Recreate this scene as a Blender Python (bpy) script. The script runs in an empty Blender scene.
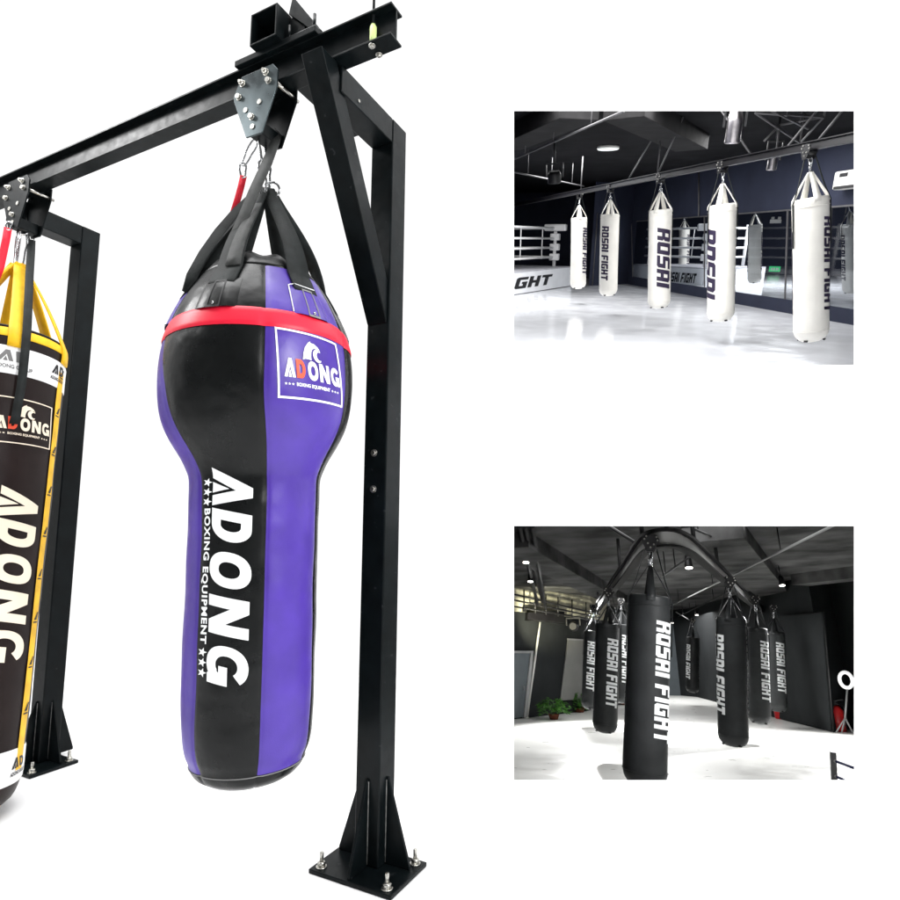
import bpy, bmesh, math, random
from mathutils import Vector, Matrix
R = math.radians
random.seed(7)
scene = bpy.context.scene
col = scene.collection

# ------------------------------------------------------------------ camera
F, PITCH, ROLL, CZ = 622.76, 0.12068, -0.00847, 1.06303
CAM = Vector((0, 0, CZ))
_c, _s = math.cos(PITCH), math.sin(PITCH)
FWD, _up, _rt = Vector((0, _c, _s)), Vector((0, -_s, _c)), Vector((1, 0, 0))
RT = _rt * math.cos(ROLL) - _up * math.sin(ROLL)
UP = _rt * math.sin(ROLL) + _up * math.cos(ROLL)
cd = bpy.data.cameras.new('camera'); cam = bpy.data.objects.new('camera', cd); col.objects.link(cam)
cd.sensor_width = 36; cd.sensor_fit = 'HORIZONTAL'; cd.lens = 36 * F / 900
cd.clip_start = .05; cd.clip_end = 500
m = Matrix((RT, UP, -FWD)).transposed().to_4x4(); m.translation = CAM
cam.matrix_world = m
scene.camera = cam

# ------------------------------------------------------------------ light
w = bpy.data.worlds.new('World'); scene.world = w; w.use_nodes = True
nt = w.node_tree; bg = nt.nodes['Background']; bg.inputs[0].default_value = (1, 1, 1, 1)
tc = nt.nodes.new('ShaderNodeTexCoord'); sx = nt.nodes.new('ShaderNodeSeparateXYZ'); mr = nt.nodes.new('ShaderNodeMapRange')
mr.interpolation_type = 'SMOOTHSTEP'                      # world white ahead, dimmed behind the camera to keep the blacks dark
for i, v in enumerate((-.35, .2, .22, 1.12)): mr.inputs[i + 1].default_value = v
nt.links.new(tc.outputs['Generated'], sx.inputs[0]); nt.links.new(sx.outputs['Y'], mr.inputs[0]); nt.links.new(mr.outputs[0], bg.inputs[1])
scene.view_settings.view_transform = 'Standard'; scene.view_settings.look = 'None'
scene.view_settings.exposure = 0; scene.view_settings.gamma = 1

def area_light(name, loc, target, size, power, colr=(1, 1, 1), size_y=None):
    l = bpy.data.lights.new(name, 'AREA'); l.energy = power; l.color = colr; l.size = size
    if size_y: l.shape = 'RECTANGLE'; l.size_y = size_y
    o = bpy.data.objects.new(name, l); col.objects.link(o)
    o.location = loc
    o.rotation_euler = (Vector(target) - Vector(loc)).to_track_quat('-Z', 'Y').to_euler()
    return o
area_light('softbox', (2.6, -.4, 2.7), (.7, 2.3, 1.0), 1.3, 165)
area_light('softbox', (-3.6, 1.9, 3.9), (-.9, 2.6, 2.5), 1.0, 90)
area_light('softbox', (-.8, 1.9, 4.6), (-.6, 2.0, 0), 2.6, 190)

# ------------------------------------------------------------------ helpers
def ray(u, v): return FWD + RT * ((u - 450) / F) - UP * ((v - 450) / F)

class Fr:                                   # a local frame: origin, axes, unit size
    def __init__(s, o, M, k=1.0): s.o, s.M, s.k, s.Mi = Vector(o), M, k, M.inverted()
    def P(s, p): return s.o + s.M @ (Vector(p) * s.k)
    def L(s, w): return (s.Mi @ (Vector(w) - s.o)) / s.k
    def Ld(s, d): return s.Mi @ d
    def at(s, u, v, ax, val):               # pixel ray against a plane of this frame
        o, d = s.L(CAM), s.Ld(ray(u, v)); t = (val - o[ax]) / d[ax]
        return o + d * t
    def on(s, u, v, p, n):
        o, d = s.L(CAM), s.Ld(ray(u, v)); n = Vector(n); t = (Vector(p) - o).dot(n) / d.dot(n)
        return o + d * t
    def sub(s, p, M2=None): return Fr(s.P(p), s.M @ M2 if M2 else s.M, s.k)
    def mat(s): m = s.M.to_4x4(); m.translation = s.o; return m
W = Fr((0, 0, 0), Matrix.Identity(3))
def RZ(a): return Matrix.Rotation(a, 3, 'Z')
def RY(a): return Matrix.Rotation(a, 3, 'Y')
def RX(a): return Matrix.Rotation(a, 3, 'X')

def tag(o, label=None, cat=None, group=None, kind=None):
    if label: o['label'] = label
    if cat: o['category'] = cat
    if group: o['group'] = group
    if kind: o['kind'] = kind
    return o
def thing(name, fr, label, cat, group=None):
    o = bpy.data.objects.new(name, None); col.objects.link(o); o.empty_display_size = .05
    o.matrix_world = fr.mat(); o['k'] = fr.k
    return tag(o, label, cat, group)
def copy_tree(o, fr=None, label=None, parent=None):
    c = o.copy(); col.objects.link(c)
    if parent is not None: c.parent = parent
    if fr is not None: c.matrix_world = fr.mat()
    if label: c['label'] = label
    for ch in list(o.children): copy_tree(ch, None, None, c)
    return c

class MB:
    def __init__(s): s.bm = bmesh.new()
    def quad_box(s, P, idx=0):
        v = [s.bm.verts.new(p) for p in P]
        for f in ((0, 3, 2, 1), (4, 5, 6, 7), (0, 1, 5, 4), (1, 2, 6, 5), (2, 3, 7, 6), (3, 0, 4, 7)):
            s.bm.faces.new([v[i] for i in f]).material_index = idx
        return s
    def box(s, a, b, idx=0):
        x0, y0, z0 = a; x1, y1, z1 = b
        return s.quad_box([(x0, y0, z0), (x1, y0, z0), (x1, y1, z0), (x0, y1, z0), (x0, y0, z1), (x1, y0, z1), (x1, y1, z1), (x0, y1, z1)], idx)
    def bar(s, p, q, w, h, up=(0, 0, 1), idx=0):  # rectangular bar from p to q
        p, q = Vector(p), Vector(q); d = (q - p).normalized(); sd = d.cross(Vector(up))
        if sd.length < 1e-4: sd = d.cross(Vector((1, 0, 0)))
        sd.normalize(); u = sd.cross(d); a, b = sd * w / 2, u * h / 2
        return s.quad_box([p - a - b, p + a - b, p + a + b, p - a + b, q - a - b, q + a - b, q + a + b, q - a + b], idx)
    def tube(s, pts, r, n=8, idx=0, cap=True):
        pts = [Vector(p) for p in pts]; rings = []
        rs = r if isinstance(r, (list, tuple)) else [r] * len(pts)
        ref = None
        for i, p in enumerate(pts):
            d = (pts[min(i + 1, len(pts) - 1)] - pts[max(i - 1, 0)]).normalized()
            if ref is None:
                ref = d.cross(Vector((.3, .5, .81)))
                if ref.length < .05: ref = d.cross(Vector((1, 0, 0)))
            ref = (ref - d * ref.dot(d)).normalized(); o = d.cross(ref)
            rings.append([s.bm.verts.new(p + (ref * math.cos(t) + o * math.sin(t)) * rs[i]) for t in [2 * math.pi * j / n for j in range(n)]])
        for a, b in zip(rings, rings[1:]):
            for j in range(n):
                f = s.bm.faces.new((a[j], a[(j + 1) % n], b[(j + 1) % n], b[j])); f.material_index = idx; f.smooth = True
        if cap:
            s.bm.faces.new(rings[0][::-1]).material_index = idx; s.bm.faces.new(rings[-1]).material_index = idx
        return s
    def loop(s, pts, r, n=8, idx=0):           # closed tube
        pts = [Vector(p) for p in pts]; N = len(pts); rings = []
        for i in range(N):
            d = (pts[(i + 1) % N] - pts[i - 1]).normalized(); c = sum(pts, Vector()) / N
            a = (pts[i] - c); a = (a - d * a.dot(d)).normalized(); b = d.cross(a)
            rings.append([s.bm.verts.new(pts[i] + (a * math.cos(t) + b * math.sin(t)) * r) for t in [2 * math.pi * j / n for j in range(n)]])
        for i in range(N):
            a, b = rings[i], rings[(i + 1) % N]
            for j in range(n):
                f = s.bm.faces.new((a[j], a[(j + 1) % n], b[(j + 1) % n], b[j])); f.smooth = True; f.material_index = idx
        return s
    def lathe(s, prof, n=32, c=(0, 0, 0), idx=0, ax='z'):   # (z, r) from bottom to top
        c = Vector(c); rings = []
        def pt(x, y, z): return c + (Vector((x, y, z)) if ax == 'z' else Vector((x, -z, y)) if ax == 'y' else Vector((z, x, y)))
        for z, r in prof:
            if r < 1e-6: rings.append([s.bm.verts.new(pt(0, 0, z))])
            else: rings.append([s.bm.verts.new(pt(r * math.cos(2 * math.pi * j / n), r * math.sin(2 * math.pi * j / n), z)) for j in range(n)])
        for a, b in zip(rings, rings[1:]):
            for j in range(n):
                k = (j + 1) % n
                if len(a) == 1 and len(b) == 1: continue
                vs = (a[0], b[k], b[j]) if len(a) == 1 else (a[j], a[k], b[0]) if len(b) == 1 else (a[j], a[k], b[k], b[j])
                f = s.bm.faces.new(vs); f.smooth = True; f.material_index = idx
        for g, rv in ((rings[0], True), (rings[-1], False)):
            if len(g) > 1: s.bm.faces.new(g[::-1] if rv else g).material_index = idx
        return s
    def prism(s, poly, d, idx=0):              # 3-D outline extruded by vector d
        d = Vector(d); a = [s.bm.verts.new(p) for p in poly]; b = [s.bm.verts.new(Vector(p) + d) for p in poly]
        s.bm.faces.new(a[::-1]).material_index = idx; s.bm.faces.new(b).material_index = idx
        for i in range(len(a)):
            j = (i + 1) % len(a); s.bm.faces.new((a[i], a[j], b[j], b[i])).material_index = idx
        return s
    def ribbon(s, pts, wd, th, idx=0):         # strap: centre points, width vectors, thickness
        pts = [Vector(p) for p in pts]; rows = []
        for i, p in enumerate(pts):
            d = (pts[min(i + 1, len(pts) - 1)] - pts[max(i - 1, 0)]).normalized(); wv = Vector(wd[i])
            n = d.cross(wv).normalized() * th / 2
            rows.append([s.bm.verts.new(q) for q in (p - wv / 2 - n, p + wv / 2 - n, p + wv / 2 + n, p - wv / 2 + n)])
        for a, b in zip(rows, rows[1:]):
            for j in range(4):
                f = s.bm.faces.new((a[j], a[(j + 1) % 4], b[(j + 1) % 4], b[j])); f.material_index = idx; f.smooth = j in (0, 2)
        s.bm.faces.new(rows[0][::-1]); s.bm.faces.new(rows[-1])
        return s
    def poly(s, P, idx=0):
        s.bm.faces.new([s.bm.verts.new(p) for p in P]).material_index = idx; return s
    def build(s, name, mats, parent=None, fr=None, bevel=0, recalc=True):
        if recalc: bmesh.ops.recalc_face_normals(s.bm, faces=s.bm.faces)
        k = parent['k'] if parent is not None else (fr.k if fr else 1)
        if k != 1:
            for v in s.bm.verts: v.co *= k
        me = bpy.data.meshes.new(name); s.bm.to_mesh(me); s.bm.free()
        for mm in (mats if isinstance(mats, (list, tuple)) else [mats]): me.materials.append(mm)
        o = bpy.data.objects.new(name, me); col.objects.link(o)
        if parent is not None: o.parent = parent; o['k'] = k
        elif fr is not None: o.matrix_world = fr.mat(); o['k'] = k
        if bevel:
            b = o.modifiers.new('bevel', 'BEVEL'); b.width = bevel; b.segments = 2; b.limit_method = 'ANGLE'; b.angle_limit = R(40)
        return o

# ------------------------------------------------------------------ materials
def mat(name, c, rough=.5, spec=.5, metal=0, bump=0, bscale=200, var=0, vscale=6, coat=0, rvar=0, emit=None, stretch=None, detail=4, bdist=.002, wrinkle=None, scratch=0, scr_c=(.3, .3, .3)):
    m = bpy.data.materials.new(name); m.use_nodes = True; nt = m.node_tree; b = nt.nodes['Principled BSDF']
    b.inputs['Base Color'].default_value = (*c, 1); b.inputs['Roughness'].default_value = rough
    b.inputs['Specular IOR Level'].default_value = spec; b.inputs['Metallic'].default_value = metal
    b.inputs['Coat Weight'].default_value = coat
    tc = nt.nodes.new('ShaderNodeTexCoord'); src = tc.outputs['Object']
    if stretch:
        mp = nt.nodes.new('ShaderNodeMapping'); mp.inputs['Scale'].default_value = stretch
        nt.links.new(src, mp.inputs[0]); src = mp.outputs[0]
    def noise(sc, det=detail):
        n = nt.nodes.new('ShaderNodeTexNoise'); n.inputs['Scale'].default_value = sc; n.inputs['Detail'].default_value = det
        nt.links.new(src, n.inputs['Vector']); return n
    base = None
    if var:
        n = noise(vscale); rp = nt.nodes.new('ShaderNodeMapRange')
        rp.inputs[1].default_value = .3; rp.inputs[2].default_value = .7; rp.inputs[3].default_value = 1 - var; rp.inputs[4].default_value = 1 + var
        nt.links.new(n.outputs[0], rp.inputs[0])
        mx = nt.nodes.new('ShaderNodeVectorMath'); mx.operation = 'SCALE'; mx.inputs[0].default_value = c
        nt.links.new(rp.outputs[0], mx.inputs['Scale']); base = mx.outputs[0]
        nt.links.new(base, b.inputs['Base Color'])
    if scratch:
        n = noise(scratch, 8); rp = nt.nodes.new('ShaderNodeMapRange'); rp.inputs[1].default_value = .68; rp.inputs[2].default_value = .72
        nt.links.new(n.outputs[0], rp.inputs[0])
        mx = nt.nodes.new('ShaderNodeMix'); mx.data_type = 'RGBA'; mx.inputs[6].default_value = (*c, 1); mx.inputs[7].default_value = (*scr_c, 1)
        if base: nt.links.new(base, mx.inputs[6])
        nt.links.new(rp.outputs[0], mx.inputs[0]); nt.links.new(mx.outputs[2], b.inputs['Base Color'])
    if rvar:
        n = noise(vscale * 2.3); rp = nt.nodes.new('ShaderNodeMapRange')
        rp.inputs[1].default_value = .3; rp.inputs[2].default_value = .7
        rp.inputs[3].default_value = max(.03, rough - rvar); rp.inputs[4].default_value = min(1, rough + rvar)
        nt.links.new(n.outputs[0], rp.inputs[0]); nt.links.new(rp.outputs[0], b.inputs['Roughness'])
    if bump:
        n = noise(bscale, 6); bp = nt.nodes.new('ShaderNodeBump'); bp.inputs['Strength'].default_value = bump; bp.inputs['Distance'].default_value = bdist
        nt.links.new(n.outputs[0], bp.inputs['Height']); nt.links.new(bp.outputs[0], b.inputs['Normal'])
    if wrinkle:                                            # broad soft creases under the fine grain
        n = noise(wrinkle[0], 1); n2 = noise(wrinkle[0] * 3.1, 1); ad_ = nt.nodes.new('ShaderNodeMath'); ad_.operation = 'MULTIPLY_ADD'; ad_.inputs[1].default_value = .15
        nt.links.new(n2.outputs[0], ad_.inputs[0]); nt.links.new(n.outputs[0], ad_.inputs[2])
        bp2 = nt.nodes.new('ShaderNodeBump'); bp2.inputs['Strength'].default_value = wrinkle[1]; bp2.inputs['Distance'].default_value = .02
        nt.links.new(ad_.outputs[0], bp2.inputs['Height'])
        if bump: nt.links.new(bp2.outputs[0], bp.inputs['Normal'])
        else: nt.links.new(bp2.outputs[0], b.inputs['Normal'])
    if emit: b.inputs['Emission Color'].default_value = (*emit[0], 1); b.inputs['Emission Strength'].default_value = emit[1]
    return m
M = {}
M['white'] = mat('white_paint', (.95, .95, .95), .9, .1)
M['rig'] = mat('black_paint', (.003, .0048, .0055), .36, .12, var=.35, vscale=14, rvar=.06, bump=.03, bscale=160, scratch=34, scr_c=(.02, .022, .024))
M['weld'] = mat('weld_seam', (.16, .16, .155), .5, .4, bump=.8, bscale=260, var=.5, vscale=60)
M['steel'] = mat('dark_steel', (.05, .065, .07), .3, .5, .8, var=.45, vscale=6, rvar=.08)
M['zinc'] = mat('zinc_bolt', (.55, .54, .5), .3, .5, 1, var=.35, vscale=80)
M['chrome'] = mat('chrome', (.5, .51, .52), .18, .5, 1, var=.3, vscale=90)
M['leather'] = mat('black_leather', (.0045, .0052, .0054), .31, .2, var=.3, vscale=5, rvar=.1, wrinkle=(10, .4), bump=.22, bscale=380, bdist=.0015)
M['purple'] = mat('purple_leather', (.06, .027, .29), .37, .4, var=.16, vscale=9, rvar=.06, wrinkle=(11, .22), bump=.25, bscale=380, bdist=.0015)
M['redband'] = mat('red_band', (.75, .012, .04), .42, .35, var=.1, vscale=8, bump=.12, bscale=250)
M['redstrap'] = mat('red_webbing', (.72, .008, .03), .6, .3, var=.12, vscale=30, bump=.5, bscale=420)
M['print'] = mat('white_print', (.93, .95, .95), .5, .3)
M['cream'] = mat('cream_print', (.9, .78, .62), .5, .3, var=.05)
M['orange'] = mat('red_print', (.85, .09, .04), .5, .3)
M['webbing'] = mat('black_webbing', (.011, .0135, .0135), .62, .2, var=.4, vscale=24, bump=.7, bscale=380, bdist=.002)
M['greyweb'] = mat('charcoal_webbing', (.035, .037, .036), .6, .3, var=.3, vscale=30, bump=.6, bscale=400)
M['brown'] = mat('dark_brown_leather', (.016, .0105, .0098), .4, .12, var=.25, vscale=6, rvar=.06, wrinkle=(7, .15), bump=.3, bscale=300, bdist=.0015)
M['yellow'] = mat('yellow_webbing', (.82, .47, .008), .55, .3, var=.1, vscale=30, bump=.45, bscale=400)
M['piping'] = mat('yellow_piping', (.85, .48, .01), .5, .3, var=.2, vscale=18)
M['white_band'] = mat('white_vinyl', (.86, .86, .86), .4, .4, var=.04, bump=.1, bscale=200)
M['ink'] = mat('black_ink', (.01, .01, .012), .5, .3)
M['seam'] = mat('seam_thread', (.2, .2, .2), .6, .2)
M['lime'] = mat('lime_plastic', (.62, .75, .3), .4, .4)

# ------------------------------------------------------------------ flat artwork for prints
def ell(cx, cy, rx, ry, a0=0, a1=360, n=28, p=1.0):
    out = []
    for i in range(n + (abs(a1 - a0) < 360)):
        t = R(a0 + (a1 - a0) * i / n); c, s = math.cos(t), math.sin(t)
        out.append((cx + rx * math.copysign(abs(c) ** p, c), cy + ry * math.copysign(abs(s) ** p, s)))
    return out
def rect(x0, y0, x1, y1): return [(x0, y0), (x1, y0), (x1, y1), (x0, y1)]
def star(cx, cy, r): return [(cx + (r if i % 2 == 0 else r * .42) * math.sin(math.pi * i / 5), cy + (r if i % 2 == 0 else r * .42) * math.cos(math.pi * i / 5)) for i in range(10)]
def loops_bm(loops):
    cu = bpy.data.curves.new('art', 'CURVE'); cu.dimensions = '2D'; cu.fill_mode = 'BOTH'
    for lp in loops:
        sp = cu.splines.new('POLY'); sp.points.add(len(lp) - 1); sp.use_cyclic_u = True
        for i, (x, y) in enumerate(lp): sp.points[i].co = (x, y, 0, 1)
    return _cu_bm(cu)
def _cu_bm(cu):
    o = bpy.data.objects.new('art', cu); col.objects.link(o)
    bpy.context.view_layer.update(); dg = bpy.context.evaluated_depsgraph_get()
    me = bpy.data.meshes.new_from_object(o.evaluated_get(dg)); bm = bmesh.new(); bm.from_mesh(me)
    bpy.data.objects.remove(o); bpy.data.meshes.remove(me); bpy.data.curves.remove(cu)
    bmesh.ops.remove_doubles(bm, verts=bm.verts, dist=1e-5)
    return bm
def text_bm(s, box, bold=.03, shear=0, space=1.0):      # text fitted into box (x0,y0,x1,y1)
    cu = bpy.data.curves.new('txt', 'FONT'); cu.body = s; cu.offset = bold; cu.shear = shear; cu.space_character = space; cu.resolution_u = 3
    bm = _cu_bm(cu); xs = [v.co.x for v in bm.verts]; ys = [v.co.y for v in bm.verts]
    x0, y0, x1, y1 = box
    for v in bm.verts:
        v.co.x = x0 + (v.co.x - min(xs)) / (max(xs) - min(xs)) * (x1 - x0); v.co.y = y0 + (v.co.y - min(ys)) / (max(ys) - min(ys)) * (y1 - y0)
    return bm
def merge(*bms):
    out = bmesh.new()
    for b in bms:
        me = bpy.data.meshes.new('t'); b.to_mesh(me); b.free(); out.from_mesh(me); bpy.data.meshes.remove(me)
    return out
def cut(bm, nx, ny):                                    # slice the artwork so it can follow a curved surface
    xs = [v.co.x for v in bm.verts]; ys = [v.co.y for v in bm.verts]
    for ax, lo, hi, n in ((0, min(xs), max(xs), nx), (1, min(ys), max(ys), ny)):
        for i in range(1, n):
            p = Vector((0, 0, 0)); p[ax] = lo + (hi - lo) * i / n; nn = Vector((0, 0, 0)); nn[ax] = 1
            bmesh.ops.bisect_plane(bm, geom=bm.verts[:] + bm.edges[:] + bm.faces[:], plane_co=p, plane_no=nn, dist=1e-6)
    return bm
def decal(name, bm, fn, m, parent, nx=20, ny=10):       # artwork wrapped by fn(x, y)
    cut(bm, nx, ny)
    for v in bm.verts: v.co = fn(v.co.x, v.co.y)
    for f in bm.faces: f.smooth = True
    b = MB(); b.bm.free(); b.bm = bm
    return b.build(name, m, parent)

SH = .235                                               # heavy slanted capitals, one unit high
def sh(l, x0): return [(x + x0 + SH * y, y) for x, y in l]
def big_A(x0=0): return [[(x + x0, y) for x, y in l] for l in ([(0, 0), (.58, 1), (.85, 1), (1.03, 0), (.757, 0), (.64, .6), (.285, 0)], [(.39, 0), (.59, .43), (.685, 0)])]
def big_D(x0): return [sh([(0, 0)] + [(.42 + .4 * math.sin(t), .5 - .5 * math.cos(t)) for t in [math.pi * i / 18 for i in range(19)]] + [(0, 1)], x0),
                       sh([(.27, .25), (.27, .75)] + [(.4 + .15 * math.sin(t), .5 + .25 * math.cos(t)) for t in [math.pi * i / 10 for i in range(11)]], x0)]
def big_O(x0): return [sh(ell(.46, .5, .47, .52, n=36, p=.88), x0), sh(ell(.46, .5, .21, .26, n=28, p=.9), x0)]
def big_N(x0): return [sh([(0, 0), (.29, 0), (.29, .56), (.66, 0), (1.0, 0), (1.0, 1), (.71, 1), (.71, .44), (.34, 1), (0, 1)], x0)]
def big_G(x0): return [sh(ell(.52, .5, .5, .52, 38, 296, 30, .9) + [(.74, .05), (.8, 0), (1.03, 0), (1.03, .53), (.55, .53), (.55, .31), (.73, .31), (.7, .27)] + ell(.52, .5, .25, .27, 300, 38, 22, .95), x0)]
def word(space=0):
    return big_A(0) + big_D(1.09 + space) + big_O(2.2 + 2 * space) + big_N(3.38 + 3 * space) + big_G(4.62 + 4 * space)
def upright(l, x0, sx=1): return [[(x0 + (x - SH * y) * sx, y) for x, y in q] for q in l]
FIN = [(0, 0), (.06, .32), (.17, .62), (.36, .9), (.5, 1), (.47, .92), (.66, .9), (.83, .78), (.92, .62), (.88, .56), (.8, .64), (.66, .68), (.53, .6), (.46, .44), (.42, .22), (.42, .03), (.3, .06), (.14, .06)]
CEE = ell(.78, .33, .24, .33, 55, 300, 20) + ell(.86, .33, .14, .21, 296, 62, 16)
def logo(fn, parent, m_white, m_red, frame=True, thin=.03):
    """outlined badge in a unit square: frame, fin, wordmark, small line with stars"""
    bms = []
    if frame: bms.append(loops_bm([rect(0, 0, 1, 1), rect(thin, thin, 1 - thin, 1 - thin)]))
    bms.append(loops_bm([[(.38 + x * .3, .58 + y * .3) for x, y in l] for l in (FIN, CEE)]))
    h, sx = .27, .92 / 5.5
    def L(l): return [[(.1 + x * sx * .93, .3 + y * h) for x, y in q] for q in l]
    A = [[(x - .12 * y, y) for x, y in l] for l in big_A(0)]
    bms.append(loops_bm(L(A + upright(big_O(2.2), 0) + upright(big_N(3.3), 0) + upright(big_G(4.45), 0))))
    small = loops_bm([star(.12 + i * .05, .205, .022) for i in range(3)] + [star(.8 + i * .05, .205, .022) for i in range(3)])
    bms += [small, text_bm('BOXING EQUIPMENT', (.27, .175, .76, .235), .03)]
    decal('badge', merge(*bms), fn, m_white, parent, 24, 24)
    decal('badge_letter', loops_bm(L(upright(big_D(1.13), 0))), fn, m_red, parent, 8, 8)

TW = [0, 1]
def twist(z):                                            # the seams lean a little where the bag swells
    t = max(0, min(1, (z - TW[0]) / (TW[1] - TW[0]))); return -R(7) * t * t * (3 - 2 * t)
def warp(phi, z):                                         # the front black panel widens over the swelling and the dome
    t = max(0, min(1, (z - TW[0]) / (TW[1] - TW[0]))); u = max(0, min(1, (z - TW[1]) / .35))
    p = (phi + math.pi) % (2 * math.pi) - math.pi; e = abs(p + R(62)) / R(50)
    return -(R(6) * t + R(22) * u) * (math.cos(math.pi * e) * .5 + .5) if e < 1 else 0
class Surf:                                             # surface of revolution with slight lumps
    def __init__(s, prof, lump=0, seam=None): s.z = [p[0] for p in prof]; s.rr = [p[1] for p in prof]; s.lump = lump; s.seam = seam
    def r(s, z, phi=0):
        Z, Q = s.z, s.rr
        if z <= Z[0]: r = Q[0]
        elif z >= Z[-1]: r = Q[-1]
        else:
            i = max(j for j in range(len(Z) - 1) if Z[j] <= z); t = (z - Z[i]) / (Z[i + 1] - Z[i])
            def sl(k):
                if k <= 0 or k >= len(Z) - 1: return None
                return (Q[k + 1] - Q[k - 1]) / (Z[k + 1] - Z[k - 1])
            h = Z[i + 1] - Z[i]; d = (Q[i + 1] - Q[i]) / h; a = sl(i); b = sl(i + 1)
            a = d if a is None else a; b = d if b is None else b
            r = (2 * t**3 - 3 * t * t + 1) * Q[i] + (t**3 - 2 * t * t + t) * h * a + (-2 * t**3 + 3 * t * t) * Q[i + 1] + (t**3 - t * t) * h * b
        if s.lump:
            r += s.lump * (math.sin(3 * phi + 9 * z) * .5 + math.sin(5 * phi - 17 * z + 1) * .35 + math.sin(2 * phi + 31 * z) * .3) * min(1, r / .1)
        if s.seam is not None and r > .02:
            q = ((phi - warp(phi - warp(phi, z), z) - s.seam - twist(z)) / (math.pi / 3)) % 1; e = min(q, 1 - q) * 30
            r += -.0035 * math.exp(-(e / .8) ** 2) + .002 * math.sin(math.pi * q)
        return max(r, .001)
    def pt(s, phi, z, off=0):
        r = s.r(z, phi) + off
        return Vector((r * math.sin(phi), -r * math.cos(phi), z))
    def hit(s, fr, u, v):                               # where a pixel ray meets the surface -> phi, z
        o, d = fr.L(CAM), fr.Ld(ray(u, v)); t = 0.8 / fr.k if fr.k == 1 else 0
        for i in range(6000):
            p = o + d * t; rr = math.hypot(p.x, p.y)
            if s.z[0] <= p.z <= s.z[-1] and rr < s.r(p.z): break
            t += .0005
        return math.atan2(p.x, -p.y), p.z
def bilinear(sf, c, off=.0012):                         # c: TL, TR, BR, BL in (phi, z)
    def fn(x, y):
        t = [c[0][i] * (1 - x) + c[1][i] * x for i in (0, 1)]; b = [c[3][i] * (1 - x) + c[2][i] * x for i in (0, 1)]
        return sf.pt(b[0] * (1 - y) + t[0] * y, b[1] * (1 - y) + t[1] * y, off)
    return fn

# ------------------------------------------------------------------ setting: white floor
YAW, OX, OY = 1.09037, -0.25081, 2.06972
RIG = Fr((OX, OY, 0), RZ(YAW))                          # x = across the rig (b), y = along the beam (a)
def B(a, b, z): return Vector((b, a, z))
D = 2.4                                                  # depth of the display wall along the view
def PAN(u, v, d=D): return CAM + ray(u, v) * d
pl = PAN(446, 800); pr = PAN(1500, 800)
fl = MB(); 
def foot(u):                                              # where the display wall meets the floor
    a, e = PAN(u, 700), PAN(u, 900); return a.lerp(e, a.z / (a.z - e.z))
pl, pr = foot(446), foot(1500); far = CAM + Vector((ray(436, 526).x / ray(436, 526).y, 1, 0)) * 4.6
fl.poly([(-9, -5, 0), (pr.x, -5, 0), (pr.x, pr.y, 0), (pl.x, pl.y, 0), (far.x, 4.6, 0), (-9, 4.6, 0)])
tag(fl.build('floor', M['white']), kind='structure')

# ------------------------------------------------------------------ the steel rig
H, LL, BB, HB, FW, EE, WP = 2.49292, 1.78171, .29763, .10585, .06067, .24616, .09
rig = thing('steel_rig', RIG, 'black welded steel rig with overhead beam on two bolted posts, carrying the punching bags', 'rig')
n_, f_ = -BB - FW / 2, -BB + FW / 2
LA = LL + .75
b = MB(); T = .007
b.box((n_, -EE, H), (f_, LA, H + T)); b.box((n_, -EE, H + HB - T), (f_, LA, H + HB)); b.box((-BB - .004, -EE, H + T), (-BB + .004, LA, H + HB - T))
beam = b.build('beam', M['rig'], rig, bevel=.0012)
for u, v in ((372, 45), (379, 54)):
    b = MB(); p = RIG.at(u, v, 2, H - .001); b.lathe([(-.004, .0105), (-.001, .0105), (0, .0085)], 12, p); b.lathe([(-.010, .0055), (-.004, .0062)], 6, p)
    b.build('beam_bolt', M['zinc'], beam)
def post(a):
    o = MB().box((0, a - WP / 2, .014), (WP, a + WP / 2, H)).build('post', M['rig'], rig, bevel=.0045)
    for (dx, dy) in ((-1, 0), (1, 0), (0, -1), (0, 1)):
        t = .005; base = Vector((WP / 2, a, 0)); d = Vector((dx, dy, 0)); s = Vector((-dy, dx, 0)) * t
        p = [base + d * (WP / 2 + .001) + Vector((0, 0, .27)), base + d * (WP / 2 + .001) + Vector((0, 0, .0145)), base + d * (WP / 2 + .088) + Vector((0, 0, .0145)), base + d * (WP / 2 + .088) + Vector((0, 0, .025)), base + d * (WP / 2 + .006) + Vector((0, 0, .27))]
        g = MB().prism([q - s for q in p], s * 2).build('gusset', M['rig'], o, bevel=.0012)
        for q in (-1, 1):
            MB().tube([base + d * (WP / 2 + .001) + s * q * 1.1 + Vector((0, 0, .262)), base + d * (WP / 2 + .001) + s * q * 1.1 + Vector((0, 0, .02))], .0018, 6).build('weld_seam', M['weld'], o) if dx == -1 or dy == -1 else None
    bp = MB().box((-.095, a - .155, 0.001), (.112, a + .145, .0135)).build('base_plate', M['rig'], o, bevel=.002)
    for (x, y) in ((-.07, a - .125), (-.068, a + .117), (.085, a - .128), (.085, a + .117)):
        bb = MB(); bb.lathe([(.0135, .017), (.0165, .017), (.0165, .0145)], 14, (x, y, 0)); bb.lathe([(.0165, .0125), (.028, .0125), (.03, .010)], 6, (x, y, 0)); bb.lathe([(.03, .0062), (.055, .0062), (.057, .005)], 10, (x, y, 0))
        bb.build('anchor_bolt', M['zinc'], o)
    return o
p0 = post(0); p1 = post(LL)
for z in (1.302, 1.181):
    b = MB(); b.tube([(-.0005, .003, z), (-.003, .003, z)], .0125, 14); b.tube([(-.003, .003, z), (-.0075, .003, z)], [.009, .0075], 6)
    b.build('post_bolt', M['zinc'], p0)
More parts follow.
